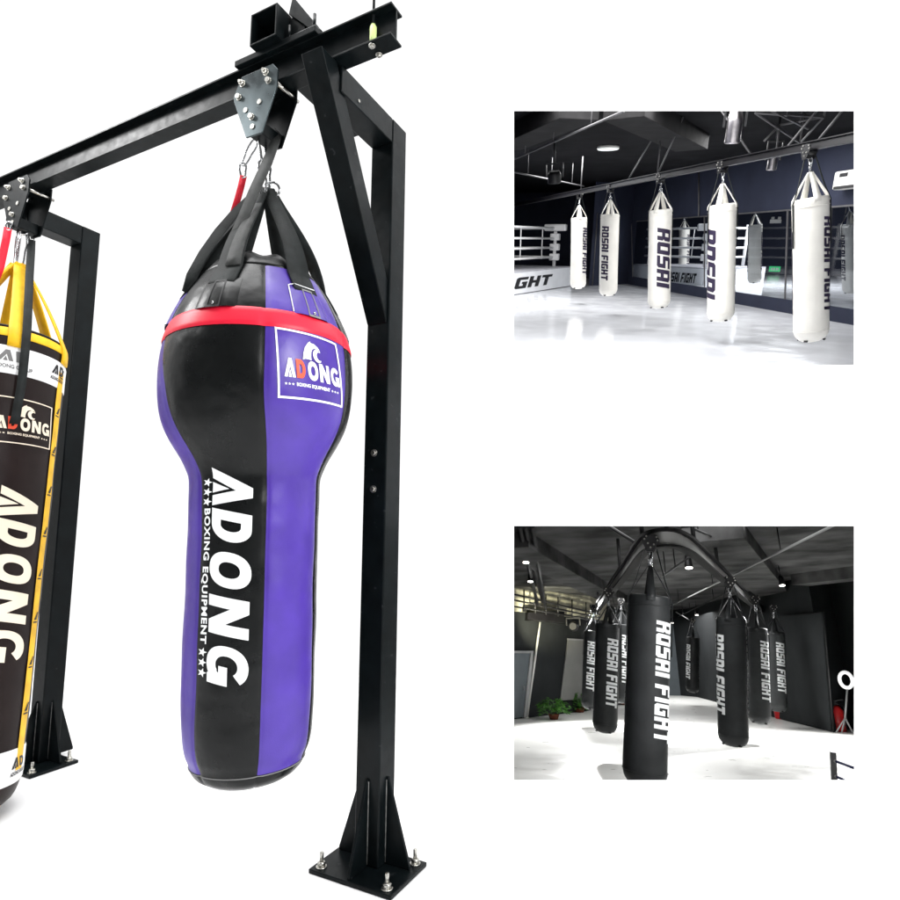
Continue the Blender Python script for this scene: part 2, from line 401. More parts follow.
b = MB().tube([RIG.at(359, 101, 1, -WP / 2) + Vector((0, -.0005, 0)), RIG.at(359, 101, 1, -WP / 2) + Vector((0, -.002, 0))], .005, 10)
b.build('plug', M['zinc'], p0)
for a in (0, LL):
    MB().box((-BB + .005, a - WP / 2 + .0015, H - WP), (-.0005, a + WP / 2 - .0015, H - .0008)).build('top_bar', M['rig'], rig, bevel=.003)
    # diagonal brace from the post face up to the bar
    zl = 1.745; q = RIG.at(300, 90, 1, .04)
    poly = [(-.001, a - .037, zl), (-.001, a - .037, zl + .15), (q.x + .075, a - .037, H - .001), (q.x, a - .037, H - .001)]; print('brace', q)
    if a == 0: MB().prism(poly, (0, .08, 0)).build('brace', M['rig'], rig, bevel=.003)
# the tube and clamp plates on top of the beam
ZT = H + HB
MB().box((-BB - .045, .028, ZT + .0005), (-BB + .045, .375, ZT + .022)).build('mount_plate', M['rig'], rig, bevel=.002)
tz = ZT + .0225; tb = -BB - .07; ta0, ta1 = .168, .282; tw = ta1 - ta0
b = MB(); th = .006
b.box((tb, ta0, tz), (tb + .55, ta1, tz + th)); b.box((tb, ta0, tz + tw - th), (tb + .55, ta1, tz + tw))
b.box((tb, ta0, tz + th), (tb + .55, ta0 + th, tz + tw - th)); b.box((tb, ta1 - th, tz + th), (tb + .55, ta1, tz + tw - th)); b.box((tb + .3, ta0 + th, tz + th), (tb + .31, ta1 - th, tz + tw - th))
b.build('cross_tube', M['rig'], rig, bevel=.0015)
b = MB()
b.prism([(-BB - .02, .165, tz + .11), (-BB - .02, .05, tz + .0), (-BB - .02, .026, tz + .0), (-BB - .02, .15, tz + .17)], (.16, 0, 0))
b.box((-BB - .012, .10, tz), (-BB - .006, .165, tz + .1))
b.build('clamp_bracket', M['rig'], rig, bevel=.0015)
for y in (.148, .045): MB().tube([(-BB - .03, y, ZT + .02), (-BB - .03, y, ZT + .075)], .006, 8).build('clamp_stud', M['rig'], rig)
# hanging rod with its pale sleeve
c0 = RIG.at(373, 40, 0, -BB - .017); z0 = H + T
rod = thing('control_rod', RIG.sub((c0.x, c0.y, z0 + .001)), 'thin black rod with a pale green sleeve standing on the right end of the beam', 'rod')
MB().lathe([(0, .009), (.012, .0105), (.05, .0105), (.06, .006)], 16).build('sleeve', M['lime'], rod)
MB().tube([(0, 0, .055), (0, 0, .32)], .0042, 10).build('rod', M['rig'], rod)

# ------------------------------------------------------------------ trolleys
TP = [(.095, 0), (.062, .062), (-.075, .062), (-.098, .035), (-.098, -.02), (-.04, -.168), (.028, -.165), (.092, -.018)]   # (a, z)
def trolley(fr, label, m_front, half=.0425, parent=None):
    t = thing('trolley', fr, label, 'trolley', 'trolleys rolling on the beam')
    for sgn, mm in ((-1, m_front), (1, M['rig'])):
        x = sgn * half; pl = MB().prism([(x, y, z) for y, z in TP], (sgn * .006, 0, 0)).build('side_plate', mm, t, bevel=.0012)
        x1 = x + sgn * .006
        for y, z, big in ((.055, .035, 1), (-.048, .04, 1), (-.062, .005, 2), (.068, -.01, 2), (.035, -.066, 0), (-.025, -.056, 0), (.005, -.1, 2), (.0, -.135, 0)):
            bo = MB(); r = (.0075, .0105, .0095)[big]; L = (.003, .012, .012)[big]
            bo.tube([(x1, y, z), (x1 + sgn * .003, y, z)], r * 1.15, 12); bo.tube([(x1 + sgn * .003, y, z), (x1 + sgn * L, y, z)], [r, r * .85], 6 if big == 1 else 12)
            if big == 1: bo.tube([(x1 + sgn * L, y, z), (x1 + sgn * (L + .006), y, z)], r * .5, 8)
            bo.build('bolt', M['zinc'], pl)
    for y in (.05, -.05):
        for sgn in (-1, 1):
            MB().tube([(sgn * (half - .002), y, .033), (sgn * .026, y, .033)], .012, 16).build('wheel', M['steel'], t)
    MB().box((-half + .002, -.03, -.16), (half - .002, .02, -.115)).build('spacer', M['rig'], t, bevel=.002)
    pin = MB(); pin.tube([(-half, -.088, -.005), (half + .02, -.088, -.005)], .006, 10); pin.build('cross_pin', M['zinc'], t)
    pin = MB(); pin.tube([(-half, .01, -.128), (half, .01, -.128)], .006, 10); pin.build('load_pin', M['zinc'], t)
    return t
tr_a = trolley(RIG.sub((-BB, .272, 2.483)), 'glossy dark steel trolley on the beam above the purple and black bag', M['steel'])  # lighter metal on the front plate stands in for its reflection
tr_b = trolley(RIG.sub((-BB, 1.655, 2.470)), 'black trolley with shiny bolts on the beam above the brown bag', M['rig'])

# ------------------------------------------------------------------ metal links
def carabiner(mb, p, q, wdt, r, side=(1, 0, 0)):
    p, q = Vector(p), Vector(q); d = q - p; s = Vector(side); s = (s - d.normalized() * s.dot(d.normalized())).normalized() * wdt / 2
    pts = []
    for i in range(20):
        t = 2 * math.pi * i / 20; c, sn = math.cos(t), math.sin(t)
        pts.append((p + q) / 2 - d / 2 * math.copysign(abs(c) ** .8, c) + s * math.copysign(abs(sn) ** .6, sn) * (1.0 - .25 * (c > 0)))
    mb.loop(pts, r, 8)
def ring(mb, c, rad, r, ax):
    ax = Vector(ax).normalized(); a = ax.cross(Vector((.2, .3, .9))).normalized(); bb = ax.cross(a)
    mb.loop([Vector(c) + (a * math.cos(t) + bb * math.sin(t)) * rad for t in [2 * math.pi * i / 18 for i in range(18)]], r, 8)

def bag_frame(a0, za, a1, zb, swing=0):
    """frame on a bag's axis: z up the axis, -y towards the camera"""
    top = RIG.P(B(a0, -BB, za)); bot = RIG.P(B(a1, -BB - swing, zb)); ez = (top - bot).normalized()
    o = bot - ez * (zb / ez.z)
    c = CAM - o; ey = -(c - ez * c.dot(ez)).normalized(); ex = ey.cross(ez)
    return Fr(o, Matrix((ex, ey, ez)).transposed())
def sil(fr, v, ul, ur):                                 # silhouette pixels -> z on the axis, radius
    uc = (ul + ur) / 2; p = fr.on(uc, v, (0, 0, 0), (0, 1, 0)); dist = (fr.P((0, 0, p.z)) - CAM).length
    ang = ray(ul, v).angle(ray(ur, v)); return p.z, dist * math.sin(ang / 2)

# ------------------------------------------------------------------ the big pear shaped bag
BF = bag_frame(.254, 2.157, .216, .352)
pr_ = [sil(BF, *t) for t in ((754, 188, 304), (745, 184.5, 308), (730, 182.5, 311), (700, 182, 313), (650, 183, 314.5), (600, 184.5, 315.5), (540, 187, 316.5), (505, 188, 317.5), (486, 188, 317.5),
     (478, 187, 318.5), (470, 184.5, 322.5), (461, 181, 328), (444, 172.5, 340), (428, 165.5, 347.5), (410, 159, 350), (390, 157, 351.5), (370, 157.5, 350.5), (350, 160.5, 347), (330, 168, 340), (312, 177, 330), (298, 185.5, 320.5), (287, 193, 312.5))]
zb = pr_[0][0]; rb = pr_[0][1]
bottom = [(zb - .062, .0), (zb - .060, rb * .55), (zb - .05, rb * .78), (zb - .035, rb * .9), (zb - .018, rb * .965)]
prof = bottom + pr_
ztop, rtop = prof[-1]
S0 = R(9.5); TW = [sil(BF, 500, 188, 318)[0], sil(BF, 400, 157, 351)[0]]
SF = Surf(prof, .0022, S0)
bag = thing('punching_bag', BF, 'pear shaped punching bag of purple and black panels with a red band around it', 'punching bag', 'punching bags on the steel rig')
bm = bmesh.new(); NS, NZ = 180, 150; rows = []
zs = [prof[0][0] + (ztop - prof[0][0]) * (i / NZ) for i in range(NZ + 1)]
zs = sorted(set(zs + [p[0] + 1e-4 for p in bottom] + [bottom[1][0] * .5 + bottom[2][0] * .5, zb - .009]))
for z in zs:
    row = []
    for j in range(NS):
        phi = S0 + twist(z) + 2 * math.pi * j / NS; phi += warp(phi, z)
        row.append(bm.verts.new(SF.pt(phi, z)))
    rows.append(row)
zc = zb - .012
for i in range(len(rows) - 1):
    for j in range(NS):
        f = bm.faces.new((rows[i][j], rows[i][(j + 1) % NS], rows[i + 1][(j + 1) % NS], rows[i + 1][j])); f.smooth = True
        f.material_index = 1 if (j // 30) % 2 == 0 and zs[i] > zc else 0
bm.faces.new(rows[0][::-1])
mb = MB(); mb.bm = bm; mb.build('shell', [M['leather'], M['purple']], bag)
ringpts = [SF.pt(2 * math.pi * i / 72, zc, .0008) for i in range(72)]
MB().loop(ringpts, .0016, 6).build('bottom_piping', M['seam'], bag)
# domed black cover
cov = MB(); cov.lathe([(ztop - .003, rtop - .002), (ztop + .012, rtop - .006), (ztop + .04, rtop * .83), (ztop + .062, rtop * .66), (ztop + .07, rtop * .4), (ztop + .07, 0)], 72)
for v in cov.bm.verts: v.co.z += .006 * math.sin(9 * math.atan2(v.co.y, v.co.x)) * (v.co.z > ztop + .02)
cov.build('top_cover', M['leather'], bag)
for ph in (-.75, -.55, .62): MB().lathe([(0, .008), (.003, .008), (.004, .004)], 12, (rtop * .8 * math.sin(ph), -rtop * .8 * math.cos(ph), ztop + .05)).build('eyelet', M['chrome'], bag)
# red band
zr1 = SF.hit(BF, 262, 307.5)[1]; zr0 = SF.hit(BF, 262, 325.5)[1]
bm = bmesh.new(); rows = []
for k in range(9):
    z = zr0 + (zr1 - zr0) * k / 8
    rows.append([bm.verts.new(SF.pt(S0 + 2 * math.pi * j / 144, z, .0042 if 0 < k < 8 else .0015)) for j in range(144)])
for a_, b_ in zip(rows, rows[1:]):
    for j in range(144): bm.faces.new((a_[j], a_[(j + 1) % 144], b_[(j + 1) % 144], b_[j])).smooth = True
mb = MB(); mb.bm = bm; mb.build('red_band', M['redband'], bag)
# six lifting straps gathered at one ring
APEX = BF.on(266, 186, (0, 0, 0), (0, 1, 0)); APEX.y = 0
for k in range(6):
    phi = S0 - R(37) + R(60) * k
    zA, zB = zr1 + (ztop - zr1) * .5, ztop - .012
    pts = []; wv = []
    tdir = Vector((math.cos(phi), math.sin(phi), 0))
    for i in range(6):
        z = zA + (zB - zA) * i / 5; pts.append(SF.pt(phi, z, .004)); wv.append(tdir * .078)
    s0 = pts[-1]; e = APEX + Vector((math.sin(phi), -math.cos(phi), 0)) * .016 + Vector((0, 0, -.015))
    for i in range(1, 13):
        t = i / 12; p = s0.lerp(e, t) + Vector((math.sin(phi), -math.cos(phi), 0)) * .03 * math.sin(math.pi * t) * (1 - t)
        pts.append(p); tw = (tdir * (1 - .75 * t) + Vector((math.copysign(1, tdir.x), -.3, 0)) * .75 * t).normalized(); wv.append(tw * (.078 * (1 - t) + .036 * t))
    st = MB().ribbon(pts, wv, .0045).build('strap', M['webbing'], bag)
    if k % 2 == 0:                                         # second, folded layer of webbing
        q = [p + Vector((math.sin(phi), -math.cos(phi), 0)) * .006 + tdir * .012 for p in pts[5:15]]
        MB().ribbon(q, [w_ * .6 for w_ in wv[5:15]], .004).build('strap_fold', M['greyweb'], st)
    pc = phi
    mp = M['leather'] if k % 2 == 0 else M['purple']
    bmp = bmesh.new(); g = [[bmp.verts.new(SF.pt(pc + (x - 3) / 3 * R(13.5), zr1 - .003 + (ztop - zr1) * .64 * y / 5, .0095 if 0 < x < 6 and y < 5 else .001)) for x in range(7)] for y in range(6)]
    for y in range(5):
        for x in range(6): bmp.faces.new((g[y][x], g[y][x + 1], g[y + 1][x + 1], g[y + 1][x])).smooth = True
    mb = MB(); mb.bm = bmp; pat = mb.build('strap_patch', mp, bag)
    zm = zr1 + .004; zM = zr1 + (ztop - zr1) * .56
    def pfn(x, y, pc=pc, zm=zm, zM=zM): return SF.pt(pc + x * R(4.2), zm + (zM - zm) * y, .0108)
    decal('stitching', loops_bm([rect(-1, -.1, 1, 1), rect(-.8, -.02, .8, .94)]), pfn, M['seam'] if k % 2 else M['ink'], pat, 4, 3)
    if k % 2: MB().tube([SF.pt(pc - R(13.5), zr1 + .002, .004), SF.pt(pc - R(13.5), zr1 + (ztop - zr1) * .6, .004), SF.pt(pc - R(9), zr1 + (ztop - zr1) * .64, .0085), SF.pt(pc + R(9), zr1 + (ztop - zr1) * .64, .0085)], .0016, 6).build('patch_piping', M['print'], pat)
    rv = MB(); c = SF.pt(pc, zm + .004, .011); n = Vector((math.sin(pc), -math.cos(pc), 0)); rv.tube([c, c + n * .004], [.0055, .003], 10); rv.build('rivet', M['chrome'], pat)
# broad gathered webbing on the left shoulder
pts = [BF.on(u, v, (0, -d, 0), (0, 1, 0)) for u, v, d in ((194, 298, .03), (200, 283, .02), (212, 261, .01), (226, 238, .0), (241, 216, -.01), (256, 198, -.01))]
MB().ribbon(pts, [Vector((.062, .05, -.022)), Vector((.075, .03, -.04)), Vector((.078, .0, -.05)), Vector((.07, .0, -.045)), Vector((.055, .0, -.035)), Vector((.04, 0, -.025))], .005).build('strap', M['webbing'], bag)
# white lettering down the black panel
Bphi = lambda u, v: SF.hit(BF, u, v)[0]
zA_ = SF.hit(BF, 214, 467.5)[1]; zG_ = SF.hit(BF, 214, 692.5)[1]; un = (zA_ - zG_) / 5.93
ph0 = Bphi(211.5, 560); ph1 = Bphi(251, 560)
def vfn(x, y): return SF.pt(ph0 + (ph1 - ph0) * y, zA_ - x * un, 0.0024)
decal('lettering', loops_bm(word()), vfn, M['print'], bag, 90, 14)
zS = SF.hit(BF, 205, 479)[1]; zE = SF.hit(BF, 205, 678)[1]; q0 = Bphi(202.3, 570); q1 = Bphi(209.6, 570)
def sfn(x, y): return SF.pt(q0 + (q1 - q0) * y, zS + (zE - zS) * x, 0.0024)
ar = 14 / 199 * .55
def sstar(cx): return [(cx + (x - cx) * (7.5 / 199), .5 + (y - .5)) for x, y in star(cx, .5, .62)]
sm = [loops_bm([sstar(cx) for cx in (.02, .07, .12, .875, .925, .975)]), text_bm('BOXING EQUIPMENT', (.155, .03, .835, .97), .035, 0, 1.15)]
decal('small_lettering', merge(*sm), sfn, M['print'], bag, 60, 5)
crn = [SF.hit(BF, u, v) for u, v in ((274.5, 327), (335, 344), (341, 408), (277.5, 398))]; print([(math.degrees(a), z) for a, z in crn])
bl = bilinear(SF, crn, .0022)
logo(lambda x, y: bl(x + .22 * x * (x - 1), y), bag, M['print'], M['orange'])
# shackle and snap hooks up to the trolley
hp = BF.L(RIG.P((-BB, .272 + .01, 2.483 - .128)))
b = MB(); mid = APEX.lerp(hp, .45)
carabiner(b, APEX + Vector((0, 0, -.02)), mid + Vector((0, 0, .01)), .04, .0045); carabiner(b, mid, hp + Vector((0, 0, .01)), .04, .0045, (.6, .8, 0))
ring(b, APEX + Vector((.02, 0, -.01)), .024, .0042, (.3, 1, .2)); carabiner(b, APEX + Vector((-.008, -.03, -.055)), APEX + Vector((-.012, -.03, .02)), .024, .004)
b.build('snap_hook', M['chrome'], bag)
# long charcoal strap from the trolley pin down on to the bag
def along(fr, pts, depth):                                # pixels at given distances towards the camera
    return [fr.on(u, v, (0, -d, 0), (0, 1, 0)) for (u, v), d in zip(pts, depth)]
pts = along(BF, [(284.5, 108), (282, 118), (276, 140), (266, 165), (255, 189), (246, 211), (237, 232), (229, 252), (222, 272), (216, 290)], [-.10, -.07, .0, .06, .09, .105, .115, .13, .15, .172])
MB().ribbon(pts, [Vector((.030, .006, .012))] * 3 + [Vector((.038, 0, .018))] * 7, .004).build('hang_strap', M['greyweb'], bag)
b = MB(); carabiner(b, pts[0] + Vector((-.003, 0, -.012)), pts[0] + Vector((.006, 0, .045)), .022, .0035); b.build('strap_hook', M['chrome'], bag)
# red safety strap with its own hook
pts = along(BF, [(243.5, 176), (241, 187), (238, 198), (234, 211), (230, 225)], [-.06, -.06, -.06, -.06, -.08])
rs = thing('safety_strap', BF.sub(pts[0]), 'short red safety strap hooked below the steel trolley, left of the purple bag straps', 'strap')
loc = [p - pts[0] for p in pts]
MB().ribbon(loc, [Vector((.021, .004, 0))] * 5, .004).build('webbing', M['redstrap'], rs)
b = MB(); q = along(BF, [(243, 178), (243, 163), (256, 140)], [-.06, -.06, -.03])
carabiner(b, q[0] - pts[0], q[1] - pts[0], .022, .0035); carabiner(b, q[1] - pts[0] + Vector((0, 0, -.01)), q[2] - pts[0], .022, .003); b.build('hook', M['chrome'], rs)

# ------------------------------------------------------------------ the brown bag at the left
LF = bag_frame(1.690, 2.3, 1.535, .399, .13)
def rad_right(u, v):                                    # radius from the right silhouette only
    o, d = LF.L(CAM), LF.Ld(ray(u, v)); n = Vector((d.y, -d.x)); return abs(o.x * n.x + o.y * n.y) / n.length, LF.on(u, v, (0, 0, 0), (0, 1, 0)).z
LR = rad_right(57, 450)[0]
zt = LF.on(0, 322, (0, -LR, 0), (0, 1, 0)).z; zl_ = max(.013, LF.on(0, 817, (0, -LR * .75, 0), (0, 1, 0)).z)
print('left bag lower end', zl_, LF.P((0, 0, zl_)).z)
LP = [(zl_, .0), (zl_ + .003, LR * .62), (zl_ + .018, LR * .82), (zl_ + .045, LR * .925), (zl_ + .09, LR * .985), (zl_ + .13, LR), (zl_ + .5, LR), (zt - .5, LR), (zt - .07, LR), (zt - .03, LR * .985), (zt, LR * .93)]
LS = Surf(LP, .0018)
lb = thing('punching_bag', LF, 'dark brown cylindrical punching bag with yellow straps and white bands, cut by the left edge', 'punching bag', 'punching bags on the steel rig')
bm = bmesh.new(); rows = []; N = 120
zs = sorted(set([zl_ + 1e-4 + (zt - zl_ - 2e-4) * i / 110 for i in range(111)] + [p[0] for p in LP[1:6]]))
for z in zs: rows.append([bm.verts.new(LS.pt(2 * math.pi * j / N, z)) for j in range(N)])
for a_, b_ in zip(rows, rows[1:]):
    for j in range(N): bm.faces.new((a_[j], a_[(j + 1) % N], b_[(j + 1) % N], b_[j])).smooth = True
bm.faces.new(rows[0][::-1]); bm.faces.new(rows[-1])
mb = MB(); mb.bm = bm; mb.build('shell', M['brown'], lb)
MB().loop([LS.pt(2 * math.pi * i / 72, zt - .004, .001) for i in range(72)], .004, 6).build('top_piping', M['ink'], lb)
def band(z0, z1, off, m, name, p0=0, p1=360, n=96, par=lb, sf=LS):
    bm = bmesh.new(); rows = [[bm.verts.new(sf.pt(R(p0 + (p1 - p0) * j / n), z0 + (z1 - z0) * k / 14, off if 0 < k < 14 else off * .3)) for j in range(n + 1)] for k in range(15)]
    for a_, b_ in zip(rows, rows[1:]):
        for j in range(n): bm.faces.new((a_[j], a_[j + 1], b_[j + 1], b_[j])).smooth = True
    mb = MB(); mb.bm = bm; return mb.build(name, m, par)
hz = lambda u, v: LS.hit(LF, u, v)
tz1, tz0 = hz(6, 345)[1], hz(6, 373)[1]
bz1, bz0 = hz(6, 752)[1], hz(6, 787)[1]
wb = band(tz0, tz1, .003, M['white_band'], 'white_band'); wb2 = band(bz0, bz1, .003, M['white_band'], 'white_band')
# yellow vertical piping with black marks
for pc in (hz(55.5, 420)[0], hz(55.5, 420)[0] + math.pi):
    yp = band(zl_ + .008, zt - .01, .0038, M['piping'], 'piping', math.degrees(pc) - 4, math.degrees(pc) + 8, 8)
    for i in range(9):
        z = zt - .16 - i * .165
        def yf(x, y, pc=pc, z=z): return LS.pt(pc + R(8.5) * x - R(2), z + .045 * y, .0052)
        decal('piping_mark', loops_bm([[(.1, .35), (.75, 1), (1, 1), (.7, .35)], rect(0, .1, .9, .22)]), yf, M['ink'], yp, 2, 2)
# "AD" prints on the bands
def ad(par, c, m):
    A = loops_bm([[(.05 + x * .42, .42 + y * .55) for x, y in l] for l in big_A(0)] + [[(.05 + x * .42, .42 + y * .55) for x, y in l] for l in upright(big_D(1.2), 0)])
    decal('band_print', merge(A, text_bm('ADONG GROUP', (0, .06, 1, .26), .03)), bilinear(LS, c, .0042), m, par, 14, 6)
def quad(us, vs): return [hz(us[0], vs[0]), hz(us[1], vs[1]), hz(us[2], vs[2]), hz(us[3], vs[3])]
grey_ink = mat('grey_ink', (.16, .16, .16), .5, .3)
ad(wb, quad((-6, 32, 32, -6), (347, 355, 375, 367)), grey_ink)
ad(wb, quad((51, 63.5, 61.5, 49.5), (362, 369, 386, 379)), M['ink'])
ad(wb2, quad((10, 23, 22, 9), (759, 753, 770, 779)), M['ink'])
logo(bilinear(LS, quad((-14, 52.5, 48.5, -14), (393.5, 408, 450, 441)), .002), lb, M['cream'], M['orange'], thin=.025)
zA2 = hz(2, 485)[1]; zG2 = hz(2, 668)[1]; un2 = (zA2 - zG2) / 5.93; l0 = hz(-9, 570)[0]; l1 = hz(31, 570)[0]
decal('lettering', loops_bm(word()), lambda x, y: LS.pt(l0 + (l1 - l0) * y, zA2 - x * un2, .0018), M['cream'], lb, 60, 12)
# yellow straps
LAP = LF.on(19, 264, (0, 0, 0), (0, 1, 0)); LAP.y = 0
for k in range(6):
    phi = hz(17, 335)[0] + R(58) * k
    tdir = Vector((math.cos(phi), math.sin(phi), 0)); out = Vector((math.sin(phi), -math.cos(phi), 0))
    pts = [LS.pt(phi, tz1 - .002 + (zt - .004 - tz1) * i / 4, .005) for i in range(5)]; s0 = pts[-1]; e = LAP + out * .02 + Vector((0, 0, -.005))
    pts += [s0.lerp(e, i / 9) + out * .01 * math.sin(math.pi * i / 9) for i in range(1, 10)]
    MB().ribbon(pts, [tdir * .058] * 5 + [tdir * (.058 - .014 * i / 9) for i in range(1, 10)], .005).build('strap', M['yellow'], lb)
band(zt - .05, zt - .012, .0035, M['yellow'], 'yellow_rim')
hp = LF.L(RIG.P((-BB, 1.665, 2.470 - .128)))
b = MB(); mid = LAP.lerp(hp, .5)
ring(b, hp + Vector((0, 0, -.02)), .02, .005, (.2, 1, 0)); carabiner(b, LAP + Vector((.004, 0, -.02)), hp + Vector((.004, 0, -.035)), .035, .0045); carabiner(b, LAP + Vector((-.012, -.02, -.02)), hp + Vector((-.012, -.01, -.03)), .028, .004, (.5, .8, 0))
b.build('snap_hook', M['chrome'], lb)
pts = along(LF, [(31.5, 240), (31, 252), (29.5, 275), (28.5, 300), (27, 330), (25, 352), (23, 372), (21, 388), (18, 404), (16, 416), (13.5, 424)], [0, .05, .13, .18, LR + .012, LR + .02, LR + .02, LR + .02, LR + .02, LR + .02, LR + .02])
MB().ribbon(pts, [Vector((.030, .0, .0))] * 11, .004).build('hang_strap', M['webbing'], lb)
b = MB(); carabiner(b, pts[0] + Vector((0, 0, -.012)), pts[0] + Vector((.0, 0, .04)), .024, .0035); b.build('strap_hook', M['chrome'], lb)
pts = along(LF, [(8, 228), (6, 240), (3, 254), (0, 268), (-6, 284)], [.06] * 5)
rs2 = thing('safety_strap', LF.sub(pts[0]), 'red safety strap hanging below the black trolley at the left edge', 'strap')
MB().ribbon([p - pts[0] for p in pts], [Vector((.028, .004, 0))] * 5, .004).build('webbing', M['redstrap'], rs2)
b = MB(); carabiner(b, Vector((0, 0, -.01)), Vector((.004, 0, .03)), .022, .0035); b.build('hook', M['chrome'], rs2)
# ================================================================== the display wall and the two gyms behind its openings
WIN1, WIN2 = (514, 111, 854, 365), (514, 526, 854, 780)
us = [446, 514, 854, 1500]; vs = [-420, 111, 365, 526, 780, 812]
pn = MB()
for dd in (D, D + .004):
    for i in range(3):
        for j in range(5):
            if i == 1 and j in (1, 3): continue
            pn.poly([PAN(us[i], vs[j], dd), PAN(us[i + 1], vs[j], dd), PAN(us[i + 1], vs[j + 1], dd), PAN(us[i], vs[j + 1], dd)])
for (u0, v0, u1, v1) in (WIN1, WIN2):
    c = [(u0, v0), (u1, v0), (u1, v1), (u0, v1)]
    for k in range(4):
        a, e = c[k], c[(k + 1) % 4]; pn.poly([PAN(*a, D), PAN(*e, D), PAN(*e, D + .004), PAN(*a, D + .004)])
bmesh.ops.remove_doubles(pn.bm, verts=pn.bm.verts, dist=1e-5)
tag(pn.build('wall', M['white'], recalc=False), kind='structure')
rw = MB()                                                # return of the display wall towards the back
a, e, f2, g = PAN(446.3, -420, D + .004), PAN(446.3, 800, D + .004), PAN(447.5, 800, 9), PAN(447.5, -420, 9)
rw.poly([a, e, f2, g]); tag(rw.build('wall', M['white'], recalc=False), kind='structure')

S = .52
class Room(Fr):
    def __init__(s, uc, vc, oy):
        y = ray(uc, vc).normalized(); x = (RT - y * RT.dot(y)).normalized(); z = x.cross(y)
        Fr.__init__(s, CAM, Matrix((x, y, z)).transposed(), S); s.oy = oy
    def px(s, X, Y): return 504 + X / 2.5, s.oy + Y / 2.5
    def fz(s, X, Y, z): return s.at(*s.px(X, Y), 2, z)       # pixel on a level plane
    def fy(s, X, Y, y): return s.at(*s.px(X, Y), 1, y)
    def fw(s, X, Y, p, n): return s.on(*s.px(X, Y), p, n)     # pixel on a wall plane
    def wall_y(s, x, z):                                      # where the display wall stands in this room
        o, d = s.P((x, 0, z)), s.M @ Vector((0, 1, 0)); t = ((D + .006) - (o - CAM).dot(FWD)) / d.dot(FWD); return t / s.k
    def near(s, k, z):                                        # corner on the display wall along a line of sight k = x / y
        x = k * 5
        for _ in range(30): y = s.wall_y(x, z); x = k * y
        return V(x, y, z)
    def struct(s, name, m, polys, k='structure'):
        b = MB(); [b.poly(p) for p in polys]; return tag(b.build(name, m, fr=s, recalc=False), kind=k)
    def one(s, name, mb, m, label, cat, group=None, o=None, bevel=0):
        return tag(mb.build(name, m, fr=s, bevel=bevel), label, cat, group)
def V(*a): return Vector(a)
def spot(name, loc, target, power, angle, blend=.4, radius=.02, colr=(1, 1, 1)):
    l = bpy.data.lights.new(name, 'SPOT'); l.energy = power; l.spot_size = R(angle); l.spot_blend = blend; l.shadow_soft_size = radius; l.color = colr
    o = bpy.data.objects.new(name, l); col.objects.link(o); o.location = loc
    o.rotation_euler = (Vector(target) - Vector(loc)).to_track_quat('-Z', 'Y').to_euler(); return o

M['navy'] = mat('navy_wall', (.023, .027, .047), .75, .2, var=.12, vscale=3, bump=.1, bscale=60)
M['floor_gloss'] = mat('white_epoxy_floor', (.78, .79, .82), .13, .5, var=.06, vscale=2.2, rvar=.06, bump=.03, bscale=14)
M['ceil_dark'] = mat('dark_ceiling', (.006, .006, .007), .9, .1, var=.5, vscale=4)
M['dark_concrete'] = mat('dark_concrete', (.009, .0085, .009), .85, .2, var=.5, vscale=7, bump=.3, bscale=40)
M['pipe_grey'] = mat('grey_conduit', (.075, .073, .076), .45, .5, var=.2, vscale=12)
M['rail_dark'] = mat('dark_rail_paint', (.009, .0085, .01), .4, .4, var=.3, vscale=8)
M['bag_white'] = mat('white_vinyl_bag', (.8, .78, .72), .42, .4, var=.05, vscale=9, bump=.12, bscale=120)
M['bag_black'] = mat('black_vinyl_bag', (.022, .024, .025), .5, .35, var=.25, vscale=9, rvar=.1, bump=.2, bscale=120)
M['purple_ink'] = mat('dark_violet_print', (.03, .022, .05), .5, .3)
M['dark'] = mat('black_metal', (.012, .012, .013), .45, .4)
M['rope'] = mat('white_rope', (.8, .8, .8), .6, .3)
M['canvas'] = mat('grey_canvas', (.42, .42, .45), .8, .2, var=.1, vscale=6)
M['apron'] = mat('white_apron', (.75, .76, .78), .6, .3, var=.04)
M['silver'] = mat('silver_can', (.4, .38, .39), .3, .5, 1, var=.3, vscale=14)
M['plastic'] = mat('white_plastic', (.75, .74, .7), .5, .4, var=.04)
M['lampglow'] = mat('lamp_glow', (.8, .8, .8), .4, emit=((1, .96, .9), 9))
M['disc'] = mat('ceiling_disc', (.7, .72, .7), .5, emit=((.93, 1, .95), .62))
M['exit'] = mat('green_exit', (.02, .35, .12), .5, emit=((.05, .75, .25), .7))
g = bpy.data.materials.new('clear_pane'); g.use_nodes = True; nt = g.node_tree; nt.nodes.clear()
o_ = nt.nodes.new('ShaderNodeOutputMaterial'); mx = nt.nodes.new('ShaderNodeMixShader'); tr = nt.nodes.new('ShaderNodeBsdfTransparent'); gl = nt.nodes.new('ShaderNodeBsdfGlossy')
gl.inputs['Roughness'].default_value = .02; tr.inputs[0].default_value = (.86, .88, .9, 1); mx.inputs[0].default_value = .06
nt.links.new(tr.outputs[0], mx.inputs[1]); nt.links.new(gl.outputs[0], mx.inputs[2]); nt.links.new(mx.outputs[0], o_.inputs[0]); M['glass'] = g

